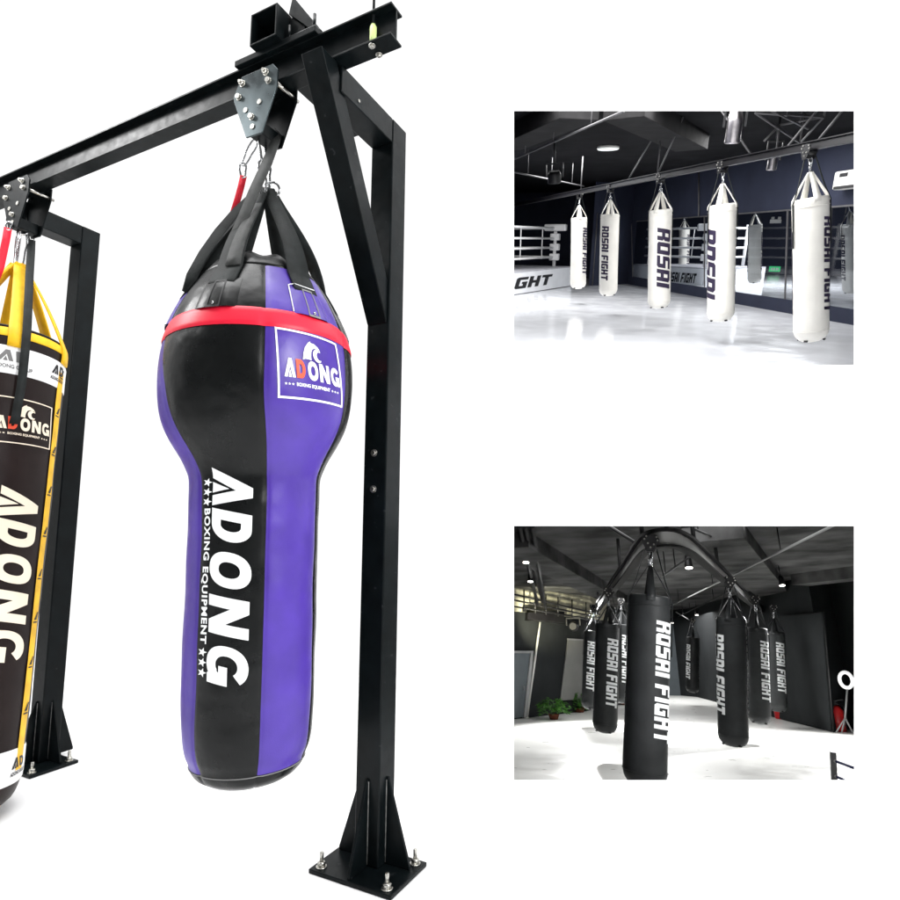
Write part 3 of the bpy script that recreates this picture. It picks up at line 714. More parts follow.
# blocky capitals on a 4 x 6 grid
GL = {'O': [[(0, .6), (.6, 0), (4, 0), (4, 5.4), (3.4, 6), (0, 6)], rect(1.4, 1.4, 2.6, 4.6)],
      'R': [[(0, 0), (1.4, 0), (1.4, 1.9), (2.6, 1.9), (2.6, 0), (4, 0), (4, 2.2), (3.5, 2.6), (4, 3.1), (4, 5.3), (3.3, 6), (0, 6)], rect(1.4, 3.2, 2.6, 4.8)],
      'S': [[(0, 0), (3.4, 0), (4, .6), (4, 3.6), (1.4, 3.6), (1.4, 4.7), (4, 4.7), (4, 6), (.6, 6), (0, 5.4), (0, 2.4), (2.6, 2.4), (2.6, 1.3), (0, 1.3)]],
      'A': [[(0, 0), (1.4, 0), (1.4, 1.6), (2.6, 1.6), (2.6, 0), (4, 0), (4, 5.2), (3.2, 6), (0, 6)], rect(1.4, 2.9, 2.6, 4.7)],
      'I': [rect(0, 0, 1.5, 6)],
      'F': [[(0, 0), (1.4, 0), (1.4, 2.1), (3.4, 2.1), (3.4, 3.5), (1.4, 3.5), (1.4, 4.6), (4, 4.6), (4, 6), (.6, 6), (0, 5.4)]],
      'G': [[(.6, 0), (4, 0), (4, 3.5), (2.1, 3.5), (2.1, 2.4), (2.6, 2.4), (2.6, 1.4), (1.4, 1.4), (1.4, 4.6), (4, 4.6), (4, 6), (.6, 6), (0, 5.4), (0, .6)]],
      'H': [[(0, 0), (1.4, 0), (1.4, 2.3), (2.6, 2.3), (2.6, 0), (4, 0), (4, 6), (2.6, 6), (2.6, 3.7), (1.4, 3.7), (1.4, 6), (0, 6)]],
      'T': [[(1.3, 0), (2.7, 0), (2.7, 4.6), (4, 4.6), (4, 6), (0, 6), (0, 4.6), (1.3, 4.6)]]}
def blocks(t, shear=.12):
    out = []; x = 0
    for ch in t:
        if ch == ' ': x += 2.2; continue
        for lp in GL[ch]: out.append([((x + px_ + shear * py_) / 6, py_ / 6) for px_, py_ in lp])
        x += (1.5 if ch == 'I' else 4) + .55
    return out, x / 6

BR, BH, AP = .178, 1.55, .26
BS = Surf([(0, .0), (.004, .06), (.018, .105), (.045, .142), (.08, .166), (.12, BR), (.4, BR), (1.2, BR), (BH - .03, BR), (BH - .008, BR * .97), (BH, BR * .9)])
def gym_bag(fr, label, skin, ink, strap, second, group):
    t = thing('punching_bag', fr, label, 'punching bag', group)
    b = MB(); b.lathe([(z, BS.r(z)) for z in [0, .004, .012, .02, .032, .045, .065, .085, .12, .125, .14, .145, .16, .5, .9, 1.2, BH - .07, BH - .064, BH - .03, BH - .015, BH - .008, BH]], 40)
    for v in b.bm.verts:
        if v.co.z > .13: a_ = math.atan2(v.co.y, v.co.x); f_ = 1 + .012 * math.sin(3 * a_ + 5 * v.co.z) ; v.co.x *= f_; v.co.y *= f_
    b.build('shell', skin, t)
    for z in (.135, BH - .09): MB().loop([BS.pt(2 * math.pi * i / 40, z, .003) for i in range(40)], .0035, 5).build('seam_ring', skin, t)
    for k in range(4):
        a_ = R(45 + 90 * k); tv = V(math.cos(a_), math.sin(a_), 0)
        p = [BS.pt(a_, BH - .05, .004), BS.pt(a_, BH - .005, .006), V(.02 * math.sin(a_), -.02 * math.cos(a_), BH + AP)]
        MB().ribbon(p, [tv * .07, tv * .075, tv * .035], .006).build('strap', strap, t)
    for k in range(4):
        a_ = R(90 * k); MB().box((-.02, -.02, 0), (.02, .02, .012)).build('bottom_tab', M['dark'], t).matrix_local = Matrix.Translation(BS.pt(a_, .03, .0) * fr.k) @ Matrix.Rotation(a_, 4, 'Z') @ Matrix.Rotation(R(40), 4, 'X')
    b = MB(); b.tube([(0, 0, BH + AP - .01), (0, 0, BH + AP + .12)], .012, 8); carabiner(b, (0, 0, BH + AP - .03), (0, 0, BH + AP + .06), .05, .007); carabiner(b, (0, 0, BH + AP + .05), (0, 0, BH + AP + .15), .04, .007, (0, 1, 0))
    b.build('snap_hook', M['chrome'], t)
    for sg in (-1, 1):
        MB().ribbon([V(sg * .05, 0, BH + AP + .16), V(sg * .13, -.02, BH + .12), V(sg * (BR + .01), -.03, BH - .04), V(sg * (BR + .012), -.03, BH - .5)], [V(0, .025, 0)] * 4, .006).build('side_strap', M['webbing'], t)
    lo, wd = blocks('ROSAI FIGHT'); ln = 1.04
    hw = .83 if second else 1.02; ln = 1.02 if second else .97
    fn = lambda x, y: BS.pt((y - .5) * hw, 1.34 - x / wd * ln, .0052)
    decal('lettering', loops_bm(lo), fn, ink, t, 30, 5)
    if second:
        lo, wd2 = blocks('ROSAI', .2); f2 = lambda x, y: BS.pt(math.pi + (y - .5) * 1.25, 1.28 - x / wd2 * .93, .0052)
    else:
        lo, wd2 = blocks('ROSAI FIGHT'); f2 = lambda x, y: BS.pt(math.pi + (y - .5) * hw, 1.34 - x / wd2 * ln, .0052)
    decal('lettering', loops_bm(lo), f2, ink, t, 30, 6)
    return t
def gym_trolley(fr, label, group):
    t = thing('trolley', fr, label, 'trolley', group); q = .66
    for sg in (-1, 1):
        b = MB().prism([(y * 1.2 * q, sg * .042, z * q) for y, z in TP], (0, sg * .008, 0)); pl = b.build('side_plate', M['dark'], t)
        for y, z in ((.06, .035), (-.05, .04), (-.07, .0), (.075, -.01), (.035, -.066), (-.03, -.056), (.0, -.11)):
            MB().tube([(y * 1.2 * q, sg * .05, z * q), (y * 1.2 * q, sg * .06, z * q)], .0085, 6).build('bolt', M['zinc'], pl)
    MB().box((-.02, -.04, -.1), (.02, .04, -.065)).build('spacer', M['dark'], t)
    return t
def straps_to_sides(t, rot):
    for c in t.children:
        if c.name.startswith('side_strap'): c.matrix_local = Matrix.Rotation(R(-rot + 12), 4, 'Z')
def place(rm, top, bot, rot, depth=None):
    """frame standing on a bag's lower end, from the pixels of its two ends"""
    dt, db = rm.fy(*top, 1), rm.fy(*bot, 1); y = BH / (dt.z - db.z)
    t_, b_ = dt * y, db * y; ez = (t_ - b_).normalized(); ex = V(1, 0, 0); ex = (ex - ez * ez.x).normalized(); ey = ez.cross(ex)
    M2 = Matrix((ex, ey, ez)).transposed(); return rm.sub(b_, M2 @ RZ(R(rot))), b_, M2

# ------------------------------------------------------------------ upper room: white bags
R1 = Room(684, 240, 101); FZ, CZ1 = -1.42, 1.72
specs = [((188, 292), (185, 470), 62, 'slim white punching bag nearest the boxing ring, leftmost of the row'),
         ((265, 283), (260, 488), -22, 'white punching bag with full lettering down its middle, second from the boxing ring'),
         ((391, 271), (387, 519), 205, 'white punching bag with one big dark word, in front of the mirror edge'),
         ((546, 257), (541, 552), 118, 'white punching bag with big letters wrapping its left side, fourth from the ring'),
         ((766, 237), (768, 602), 58, 'largest white punching bag, nearest in the bright gym, lettering on its right')]
white = []; proto = None; xy = []
for i, (t_, b_, rot, lab) in enumerate(specs):
    fr, base, M2 = place(R1, t_, b_, rot)
    if proto is None: proto = gym_bag(fr, lab, M['bag_white'], M['purple_ink'], M['bag_white'], True, 'white punching bags hanging in a row'); o = proto
    else: o = copy_tree(proto, fr, lab)
    straps_to_sides(o, rot); white.append(o); xy.append((base, M2)); print('W', i, [round(c, 2) for c in base])
ZR1 = sum((M2 @ V(0, 0, BH + AP + .17)).z + b.z for b, M2 in xy) / 5 + .12
ra, rb_ = xy[0][0], xy[4][0]; rd = (rb_ - ra); rd.z = 0; rd.normalize()
rail_rot = RZ(math.atan2(rd.y, rd.x))
pt_ = None
for i, (base, M2) in enumerate(xy):
    top = base + M2 @ V(0, 0, BH + AP + .15 + .085); fr = R1.sub(top, rail_rot)
    lab = ('black trolley above the leftmost white bag', 'black trolley above the second white bag from the boxing ring', 'black trolley above the middle white bag', 'black trolley above the fourth white bag from the ring', 'black studded trolley above the largest white bag')[i]
    if pt_ is None: pt_ = gym_trolley(fr, lab, 'trolleys on the straight ceiling rail')
    else: copy_tree(pt_, fr, lab)
tops = [b + M2 @ V(0, 0, BH + AP + .15 + .085) for b, M2 in xy]
ry = lambda q, o_: V(q.x, q.y, q.z + o_)
r0 = tops[0] - rd * 9; r1 = tops[4] + rd * 3.2
dz = (tops[4].z - tops[0].z) / (tops[4] - tops[0]).length; r0.z = tops[0].z - dz * 9; r1.z = tops[4].z + dz * 3.2
_o = r1.copy(); _n = max(i for i in range(200) if (r0.lerp(_o, i / 199)).y > R1.wall_y(r0.lerp(_o, i / 199).x, r0.lerp(_o, i / 199).z) + .15); r1 = r0.lerp(_o, _n / 199)
b = MB(); b.bar(ry(r0, -.01), ry(r1, -.01), .07, .01); b.bar(ry(r0, .03), ry(r1, .03), .01, .07); b.bar(ry(r0, .07), ry(r1, .07), .07, .01)
rail = thing('ceiling_rail', R1, 'straight dark ceiling rail carrying the white punching bags', 'rail'); b.build('beam', M['rail_dark'], rail)
def railpt(X): # point of the rail under an image column
    best = min((r0.lerp(r1, i / 600) for i in range(601)), key=lambda p: abs((p.x / p.y) - (R1.fy(X, 250, 1).x)))
    return best + V(0, 0, .075)
for X, X2, Y2 in ((190, 190, 100), (376, 376, 70), (306, 374, 70), (378, 428, 92), (690, 700, 25), (600, 640, 25), (760, 790, 20)):
    q = railpt(X); e = R1.fz(X2, Y2, CZ1 - .01) if abs(X - X2) > 2 else V(q.x, q.y, CZ1 - .01)
    if X in (690, 600, 760): e = q + V(.5 * (1 if X != 600 else -1), .4, CZ1 - .01 - q.z)
    if X in (306, 378): e = q + (railpt(376) - q) * .92 + V(0, 0, 0) if X == 306 else q + (railpt(425) - q); e.z = CZ1 - .01
    MB().tube([q, e], .013, 6).build('hanger', M['pipe_grey'], rail)
# shell of the room: floor, ceiling, walls
WA, WB = R1.fz(320, 460, FZ), R1.fz(870, 560, FZ); wd_ = (WB - WA).normalized(); wn = V(wd_.y, -wd_.x, 0)
C = R1.fz(285, 459, FZ); C = WA - wd_ * .5
C2 = R1.fz(212, 462, FZ); BY = 25.5
lw = R1.fz(-10, 460, FZ); lx = lw.x / lw.y
BL = V(lx * BY, BY, FZ); C3 = V(C2.x, BY, FZ)
def up(p, z): return V(p.x, p.y, z)
def WP_(s, z, o_=0): return V(WA.x + wd_.x * s + wn.x * o_, WA.y + wd_.y * s + wn.y * o_, z)
def sN(z):                                                # where the mirror wall runs into the display wall
    s_ = 12.
    for _ in range(60): q = WP_(s_, z); s_ += (R1.wall_y(q.x, z) - q.y) / wd_.y * .6
    return s_
def wN(z): return WP_(sN(z), z)
NLf, NLc = R1.near(lx, FZ), R1.near(lx, CZ1)
R1.struct('floor', M['floor_gloss'], [[NLf, wN(FZ), WA, C, C2, C3, BL]])
R1.struct('ceiling', M['ceil_dark'], [[NLc, wN(CZ1), up(WA, CZ1), up(C, CZ1), up(C2, CZ1), up(C3, CZ1), up(BL, CZ1)][::-1]])
R1.struct('wall', M['navy'], [[NLf, BL, up(BL, CZ1), NLc]])
R1.struct('wall', M['navy'], [[BL, C3, up(C3, CZ1), up(BL, CZ1)]])
R1.struct('wall', M['navy'], [[C3, C2, up(C2, CZ1), up(C3, CZ1)], [C2, C, up(C, CZ1), up(C2, CZ1)]])
# mirror wall: strip below, strip above, end piece, opening with the mirrored half of the gym in it
def ws(X, Y): p = R1.fw(X, Y, WA, wn); return (p - WA).dot(wd_), p.z
s0, m_lo = ws(320, 442); _, m_lo2 = ws(870, 514); m_lo = (m_lo + m_lo2) / 2
_, m_hi = ws(320, 298); _, m_hi2 = ws(870, 268); m_hi = (m_hi + m_hi2) / 2
print('mirror', s0, m_lo, m_lo2, m_hi, m_hi2)
s1 = min(sN(m_lo), sN(m_hi)) - .3
def wq(a, e, z0, z1): return [WP_(a, z0), WP_(e, z0), WP_(e, z1), WP_(a, z1)]
R1.struct('wall', M['navy'], [[WP_(-.5, FZ), wN(FZ), wN(m_lo), WP_(-.5, m_lo)], [WP_(-.5, m_hi), wN(m_hi), wN(CZ1), WP_(-.5, CZ1)], wq(-.5, s0, m_lo, m_hi), [WP_(s1, m_lo), wN(m_lo), wN(m_hi), WP_(s1, m_hi)]])
mir = thing('wall_mirror', R1, 'long wall mirror in a dark navy wall behind the white bags', 'mirror')
MB().prism([WP_(s0, m_lo, .0), WP_(s1, m_lo, .0), WP_(s1, m_hi, .0), WP_(s0, m_hi, .0)], wn * -.02).build('pane', M['glass'], mir)
sgn = 1 if wn.x < 0 else -1
for X in (320, 502, 578, 708, 815):
    sa, sb = ws(X, 470)[0], ws(X, 290)[0]; MB().bar(WP_(sa, m_lo, sgn * .012), WP_(sb, m_hi, sgn * .012), .035, .02, tuple(wn)).build('frame_bar', M['pipe_grey'], mir)
MB().bar(WP_(s0, m_hi, sgn * .012), WP_(s1, m_hi, sgn * .012), .02, .03).build('frame_bar', M['pipe_grey'], mir)
# second room built behind the clear pane, in place of a reflection
back = -wn * sgn if True else wn
MF = R1.fz(320, 429, FZ); MG = R1.fz(875, 447, FZ); MF = MF + (MF - MG) * .25; MG = MG + (MG - MF) * .6
A0, A1 = WP_(s0 - .4, FZ, -sgn * .05), WP_(s1, FZ, -sgn * .05)
R1.struct('floor', M['floor_gloss'], [[up(A0, FZ + .1), up(A1, FZ + .1), up(MG, FZ + .1), up(MF, FZ + .1)]])
R1.struct('wall', M['navy'], [[up(MF, FZ), up(MG, FZ), up(MG, CZ1), up(MF, CZ1)]])
R1.struct('wall', M['navy'], [[A0, MF, up(MF, CZ1), up(A0, CZ1)], [A1, MG, up(MG, CZ1), up(A1, CZ1)]])
R1.struct('ceiling', M['navy'], [[up(A0, CZ1), up(A1, CZ1), up(MG, CZ1), up(MF, CZ1)]])
for t_, b_, rot, lab in (((451, 318), (449, 434), 55, 'small pale bag seen in the mirror in front of the mirrored ring'), ((628, 308), (626, 456), 75, 'pale bag seen alone in the mirror beside the green exit sign'), ((865, 303), (868, 481), -70, 'pale bag seen in the mirror, cut by the right picture edge')):
    fr, base, M2 = place(R1, t_, b_, rot); straps_to_sides(copy_tree(proto, fr, lab), rot); print('mir', [round(c, 2) for c in base], 'wall dist', (base - WA).dot(wn) * sgn)
mb_ = R1.fw(677, 420, MF, V(-(MG - MF).y, (MG - MF).x, 0)); mdir = (MG - MF).normalized(); mn = V(mdir.y, -mdir.x, 0)
ex = thing('exit_sign', R1, 'small green lit exit sign in the mirror', 'exit sign')
MB().bar(mb_ - mdir * .2 + mn * .03, mb_ + mdir * .2 + mn * .03, .06, .2).build('casing', M['exit'], ex)
b = MB()
for dx, wx in ((-.1, .05), (-.02, .08), (.1, .09)): b.bar(mb_ + mdir * (dx - wx / 2) + mn * .063, mb_ + mdir * (dx + wx / 2) + mn * .063, .004, .1)
b.build('pictogram', M['rope'], ex)
fx = R1.fw(680, 301, MF, mn)
em = thing('emergency_lamp', R1, 'white twin emergency lamp seen high in the mirror', 'lamp')
MB().bar(fx - mdir * .2 + mn * .05, fx + mdir * .2 + mn * .05, .08, .14).build('case', M['plastic'], em)
for sg in (-1, 1): MB().tube([fx + mdir * .12 * sg + V(0, 0, .08) + mn * .05, fx + mdir * .12 * sg + V(0, 0, .17) + mn * .05], .06, 10).build('head', M['plastic'], em)

# boxing ring
def ring_at(P1, P2, dep, hh, label, text, pad_end):
    d = (P2 - P1); L = d.length; d.normalize(); n = V(-d.y, d.x, 0)
    t = thing('boxing_ring', R1, label, 'boxing ring')
    def sl(o_):                                           # left end, just inside the room's left wall
        s_ = 0.
        while (P1.x + d.x * s_ + n.x * o_) < lx * .985 * (P1.y + d.y * s_ + n.y * o_): s_ += .02
        return s_
    def Q(s, o_, z): return V(P1.x + d.x * s + n.x * o_, P1.y + d.y * s + n.y * o_, FZ + z)
    MB().prism([Q(sl(.06), .06, .0), Q(L, .06, .0), Q(L, dep, .0), Q(min(sl(dep), L - .1), dep, .0)], (0, 0, hh - .03)).build('platform', M['dark'], t)
    MB().prism([Q(sl(.05), 0, .02), Q(L, 0, .02), Q(L, 0, hh), Q(sl(.05), 0, hh)], n * .05).build('apron', M['apron'], t)
    MB().prism([Q(L + .01, .03, .02), Q(L + .01, dep, .02), Q(L + .01, dep, hh), Q(L + .01, .03, hh)], d * .04).build('apron', M['apron'], t)
    MB().prism([Q(sl(0), -.01, hh), Q(L + .06, -.01, hh), Q(L + .06, dep, hh), Q(min(sl(dep), L - .1), dep, hh)], (0, 0, .03)).build('canvas', M['canvas'], t)
    if text:
        lo, wdt = blocks(text[0], .18); f = lambda x, y: Q(text[1] + x / wdt * text[2], -.006, hh * .26 + y * hh * .5)
        decal('lettering', loops_bm(lo), f, M['ink'], t, 2, 2)
    e = .45
    for s_, o_ in ((sl(e) + .25, e), (L - e, e), (L - e, dep - e)):
        MB().tube([Q(s_, o_, hh + .03), Q(s_, o_, hh + 1.28)], .05, 10).build('post', M['rope'], t)
    for (s_, o_) in ((L - e, e),):
        for z in (.32, .62, .92): MB().box(tuple(Q(s_, o_, hh + z) - V(.14, .14, .1)), tuple(Q(s_, o_, hh + z) + V(.14, .14, .1))).build('corner_pad', M['rope'], t, bevel=.01)
        MB().box(tuple(Q(s_, o_, hh + 1.2) - V(.34, .14, .1)), tuple(Q(s_, o_, hh + 1.2) + V(.34, .14, .1))).build('corner_pad', M['rope'], t, bevel=.02)
    for z in (.32, .6, .88, 1.18):
        MB().tube([Q(sl(e), e, hh + z), Q(L - e, e, hh + z)], .032, 8).build('rope', M['rope'], t)
        MB().tube([Q(L - e, e, hh + z), Q(L - e, dep - e, hh + z)], .032, 8).build('rope', M['rope'], t)
    for s_ in (L * .35, L * .68):
        MB().tube([Q(s_, e, hh + .28), Q(s_, e, hh + 1.2)], .016, 6).build('rope_tie', M['rope'], t)
    return t
P1, P2 = R1.fz(10, 488, FZ), R1.fz(168, 463, FZ)
hr = R1.fw(168, 416, P1, V(-(P2 - P1).y, (P2 - P1).x, 0)).z - FZ; print('ring h', hr)
ring_at(P1, P2, 4.6, hr, 'white boxing ring on a low apron at the left of the bright gym', ('GHT', .32, (P2 - P1).length * .56), 1)
Q1, Q2 = R1.fz(320, 447, FZ + .1), R1.fz(494, 462, FZ + .1)
ring_at(Q1, Q2, 2.5, hr * 1.0, 'white boxing ring seen in the wall mirror', ('ROSAI FIGHT', (Q2 - Q1).length * .5, (Q2 - Q1).length * .42), 1)

# services under the ceiling
dl = thing('ceiling_lamp', R1.sub(R1.fz(260, 120, CZ1 - .05)), 'round flat white lamp on the dark ceiling of the bright gym', 'lamp')
MB().lathe([(0, .21), (.045, .21)], 32).build('rim', M['plastic'], dl); MB().lathe([(-.012, .195), (-.004, .203)], 32).build('diffuser', M['disc'], dl)
def can(rm, X, Y, z, ln, rad, label, m, tilt=(.25, .0)):
    p = rm.fz(X, Y, z); t = thing('spotlight', rm.sub(p, RX(tilt[0]) @ RY(tilt[1])), label, 'spotlight')
    MB().lathe([(0, rad), (.02, rad * 1.03), (.05, rad), (ln * .7, rad), (ln, rad * .75)], 20).build('housing', m, t)
    MB().lathe([(-.004, rad * .82), (-.001, rad * .86)], 20).build('lens', M['dark'], t)
    b = MB(); b.bar((-rad - .03, 0, ln * .5), (-rad - .03, 0, ln + .12), .02, .05, (0, 1, 0)); b.bar((rad + .03, 0, ln * .5), (rad + .03, 0, ln + .12), .02, .05, (0, 1, 0)); b.bar((-rad - .04, 0, ln + .12), (rad + .04, 0, ln + .12), .05, .02)
    b.build('yoke', M['dark'], t); MB().tube([(0, 0, ln + .12), (0, 0, ln + .5)], .02, 8).build('stem', M['dark'], t)
can(R1, 570, 105, 1.08, .34, .085, 'silver can spotlight hanging near the top of the bright gym', M['silver'])
can(R1, 668, 172, 1.0, .26, .07, 'second silver can spotlight, lower and behind the ceiling rail', M['silver'])
can(R1, 126, 205, .98, .2, .12, 'small dark spotlight on a pipe above the boxing ring', M['dark'])
for (a, e, z, lab) in (((15, 150), (300, 25), 1.35, 'long grey conduit crossing under the ceiling above the ring'), ((15, 176), (200, 213), 1.25, 'thin lighting pipe above the boxing ring'), ((640, 10), (760, 70), 1.45, 'short steel pipe above the ceiling rail, right side')):
    q, f_ = R1.fz(*a, z), R1.fz(*e, z); b = MB(); b.tube([q, f_], .014, 8)
    t = thing('pipe', R1, lab, 'pipe', 'pipes under the dark ceiling'); b.build('tube', M['pipe_grey'], t)
    for k in (.2, .5, .8): c = q.lerp(f_, k); MB().tube([c, V(c.x, c.y, CZ1)], .006, 6).build('hanger', M['pipe_grey'], t)
for (a, e, lab) in (((5, 103), (190, 20), 'grey concrete ceiling beam above the ring, left'), ((300, 18), (470, 105), 'grey concrete ceiling beam crossing near the round lamp')):
    q, f_ = R1.fz(*a, CZ1 - .12), R1.fz(*e, CZ1 - .12); b = MB(); b.bar(q, f_, .55, .24); R1.one('ceiling_beam', b, M['dark_concrete'], lab, 'beam', 'concrete beams', bevel=.004)
tr_ = thing('lighting_truss', R1, 'dark steel truss with braces above the right end of the ceiling rail', 'truss')
c0 = R1.fz(628, 30, 1.5); c1 = R1.fz(740, 105, 1.3); c2 = R1.fz(800, 40, 1.5); c3 = R1.fz(690, 60, 1.45)
for q, f_ in ((c0, c1), (c1, c2), (c3, c2), (c0, c2), (c3, c3 - V(0, 0, .55)), (c3, R1.fz(650, 100, 1.25)), (c1, V(c1.x, c1.y, CZ1)), (c2, V(c2.x, c2.y, CZ1))): MB().tube([q, f_], .014, 6).build('brace', M['pipe_grey'], tr_)
# thin vertical cables on the navy walls
for X, y0_, y1_, lab in ((487, 172, 290, 'thin grey conduit running down the navy wall to the mirror top'),):
    q, f_ = R1.fw(X, y0_, WA + wn * sgn * .02, wn), R1.fw(X, y1_, WA + wn * sgn * .02, wn); R1.one('conduit', MB().tube([q, f_], .022, 6), M['pipe_grey'], lab, 'conduit')
q = V(C2.x + .12, C2.y - .03, FZ); R1.one('conduit', MB().tube([q, up(q, .8)], .02, 6), M['pipe_grey'], 'thin grey conduit down the navy corner between two white bags', 'conduit')
ac = R1.fw(858, 200, WA, wn); t = thing('air_conditioner', R1, 'white wall air conditioner at the right edge of the bright gym', 'air conditioner')
b = MB(); b.bar(ac - wd_ * .05 + wn * sgn * .13, ac + wd_ * .9 + wn * sgn * .13, .2, .3); b.build('case', M['plastic'], t, bevel=.015)
b = MB(); b.bar(ac + wn * sgn * .235 - V(0, 0, .12), ac + wd_ * .8 + wn * sgn * .235 - V(0, 0, .12), .01, .05); b.build('vent', M['dark'], t)
b = MB(); b.bar(ac + wd_ * .1 + wn * sgn * .234 + V(0, 0, .08), ac + wd_ * .3 + wn * sgn * .234 + V(0, 0, .08), .006, .06); b.build('badge', M['ink'], t)
# area lamps added to brighten the upper room and its mirrored half
mc = (A0 + A1 + MG + MF) / 4
for x, y, z, sz, pw in ((-.8, 8.0, CZ1 - .06, 2.6, 290), (-2.8, 15.0, CZ1 - .03, 2.4, 330), (1.0, 13.0, CZ1 - .03, 1.6, 130), (mc.x, mc.y, CZ1 - .03, 2.4, 480)):
    area_light('gym_fill', R1.P((x, y, z)), R1.P((x, y, FZ)), sz * S, pw * S * S)

# ------------------------------------------------------------------ lower room: black bags under a curved rail
R2 = Room(684, 653, 516); GZ, CZ2 = -1.43, 1.5
M['floor_white'] = mat('white_rubber_floor', (.8, .8, .77), .35, .4, var=.03, vscale=3, rvar=.08)
M['concrete'] = mat('grey_concrete', (.045, .045, .045), .8, .2, var=.9, vscale=3.2, bump=.5, bscale=25, detail=10)
M['concrete_lit'] = mat('lit_concrete', (.5, .48, .38), .8, .2, var=.4, vscale=6, bump=.5, bscale=30)  # upper wall concrete with its yellow light put into the colour
M['char'] = mat('charcoal_wall', (.02, .022, .023), .8, .1, var=.15, vscale=3)
M['panel_grey'] = mat('grey_wall_panel', (.2, .2, .19), .6, .3, var=.06)
M['door_grey'] = mat('grey_door', (.09, .105, .115), .5, .4, var=.1)
M['alu'] = mat('aluminium_trim', (.3, .3, .3), .5, .3, var=.1)
M['web_lit'] = mat('lit_rail_web', (.3, .3, .29), .7, .2, var=.15, vscale=6)  # rail web coloured paler for the light it catches
M['rail_black'] = mat('matt_rail_black', (.008, .008, .008), .75, .15)
M['leaf'] = mat('green_leaf', (.05, .16, .02), .45, .4, var=.4, vscale=30)
M['clay'] = mat('clay_pot', (.16, .045, .025), .7, .2, var=.2, vscale=20)
M['fire_red'] = mat('red_enamel', (.5, .01, .012), .35, .5, var=.1)
M['navy_rope'] = mat('navy_rope', (.03, .035, .1), .6, .3)
specs2 = [((364, 196), (351, 680), 52, 'largest black punching bag, nearest in the dark gym, cut by the lower edge'),
          ((260, 268), (252, 543), 36, 'black punching bag left of the largest black bag, hanging above the floor shadow'),
          ((222, 286), (215, 484), 5, 'black punching bag at the far left of the curved rail, by the potted plants'),
          ((293, 270), (292, 468), 40, 'black punching bag half hidden between two bags left of the centre'),
          ((567, 254), (574, 577), -62, 'large black punching bag just right of the curve in the rail'),
          ((631, 278), (639, 521), 40, 'black punching bag third from the right wall panel, lettering facing out'),
          ((676, 288), (685, 490), 28, 'black punching bag beside the right wall panel, last on the right rail arm'),
          ((472, 302), (471, 442), -50, 'small black punching bag far back in the dark gym')]
proto2 = None; t2 = None; xy2 = []
for i, (t_, b_, rot, lab) in enumerate(specs2):
    fr, base, M2 = place(R2, t_, b_, rot)
    if proto2 is None: proto2 = gym_bag(fr, lab, M['bag_black'], M['print'], M['bag_black'], False, 'black punching bags under the curved rail')
    else: o = copy_tree(proto2, fr, lab)
    straps_to_sides(o if i else proto2, rot); xy2.append((base, M2)); print('B', i, [round(c, 2) for c in base])
for i, (base, M2) in enumerate(xy2):
    fr = R2.sub(base + M2 @ V(0, 0, BH + AP + .235), M2)
    lab = ('large studded black trolley on the bend of the curved rail', 'black trolley on the left arm of the curved rail, above the second bag', 'black trolley at the left end of the curved rail', 'black trolley above the half hidden black bag', 'black trolley above the large bag right of the bend', 'black trolley above the third bag from the right panel', 'black trolley at the right end of the curved rail', 'small black trolley above the far black bag')[i]
    if t2 is None: t2 = gym_trolley(fr, lab, 'trolleys on the curved rail')
    else: copy_tree(t2, fr, lab)
ZR2 = [(b + M2 @ V(0, 0, BH + AP + .235)).z for b, M2 in xy2]; print('rail z', [round(z, 2) for z in ZR2]); zr_ = sum(ZR2[:7]) / 7
px_ = [(228, 236), (245, 214), (270, 180), (298, 143), (325, 104), (345, 78), (362, 65), (384, 58), (410, 56), (437, 61), (466, 76), (495, 100), (525, 128), (557, 158), (605, 203), (668, 255)]
cv = [R2.fz(X, Y, zr_ + .04) for X, Y in px_]
def smooth(p, n=5):
    out = []
    for i in range(len(p) - 1):
        a_, b_, c_, d_ = p[max(i - 1, 0)], p[i], p[i + 1], p[min(i + 2, len(p) - 1)]
        for k in range(n):
            t = k / n; out.append(.5 * (2 * b_ + (c_ - a_) * t + (2 * a_ - 5 * b_ + 4 * c_ - d_) * t * t + (3 * b_ - a_ - 3 * c_ + d_) * t ** 3))
    return out + [p[-1]]
cv = smooth(cv)
def sweep(name, wd, h, dz, m, par):
    b = MB(); rows = []
    for i, p in enumerate(cv):
        d = (cv[min(i + 1, len(cv) - 1)] - cv[max(i - 1, 0)]); d.z = 0; d.normalize(); n = V(-d.y, d.x, 0) * wd / 2
        rows.append([b.bm.verts.new(q) for q in (p - n + V(0, 0, dz), p + n + V(0, 0, dz), p + n + V(0, 0, dz + h), p - n + V(0, 0, dz + h))])
    for a_, e_ in zip(rows, rows[1:]):
        for j in range(4): b.bm.faces.new((a_[j], a_[(j + 1) % 4], e_[(j + 1) % 4], e_[j]))
    b.bm.faces.new(rows[0]); b.bm.faces.new(rows[-1]); return b.build(name, m, par)
cr_ = thing('curved_rail', R2, 'U shaped black rail curving under the ceiling above the black bags', 'rail')
sweep('lower_flange', .09, .02, -.08, M['rail_black'], cr_); sweep('web', .014, .12, -.0595, M['web_lit'], cr_); sweep('upper_flange', .09, .03, .061, M['rail_black'], cr_)
for i in (3, 14, 26, 40, 52, 62, 72):
    p = cv[min(i, len(cv) - 1)] + V(0, 0, .091); MB().tube([p, V(p.x, p.y, CZ2)], .025, 6).build('hanger', M['dark'], cr_)
p = cv[22] + V(0, 0, .091); MB().tube([p, V(p.x - .5, p.y + .3, CZ2)], .02, 6).build('hanger', M['dark'], cr_)
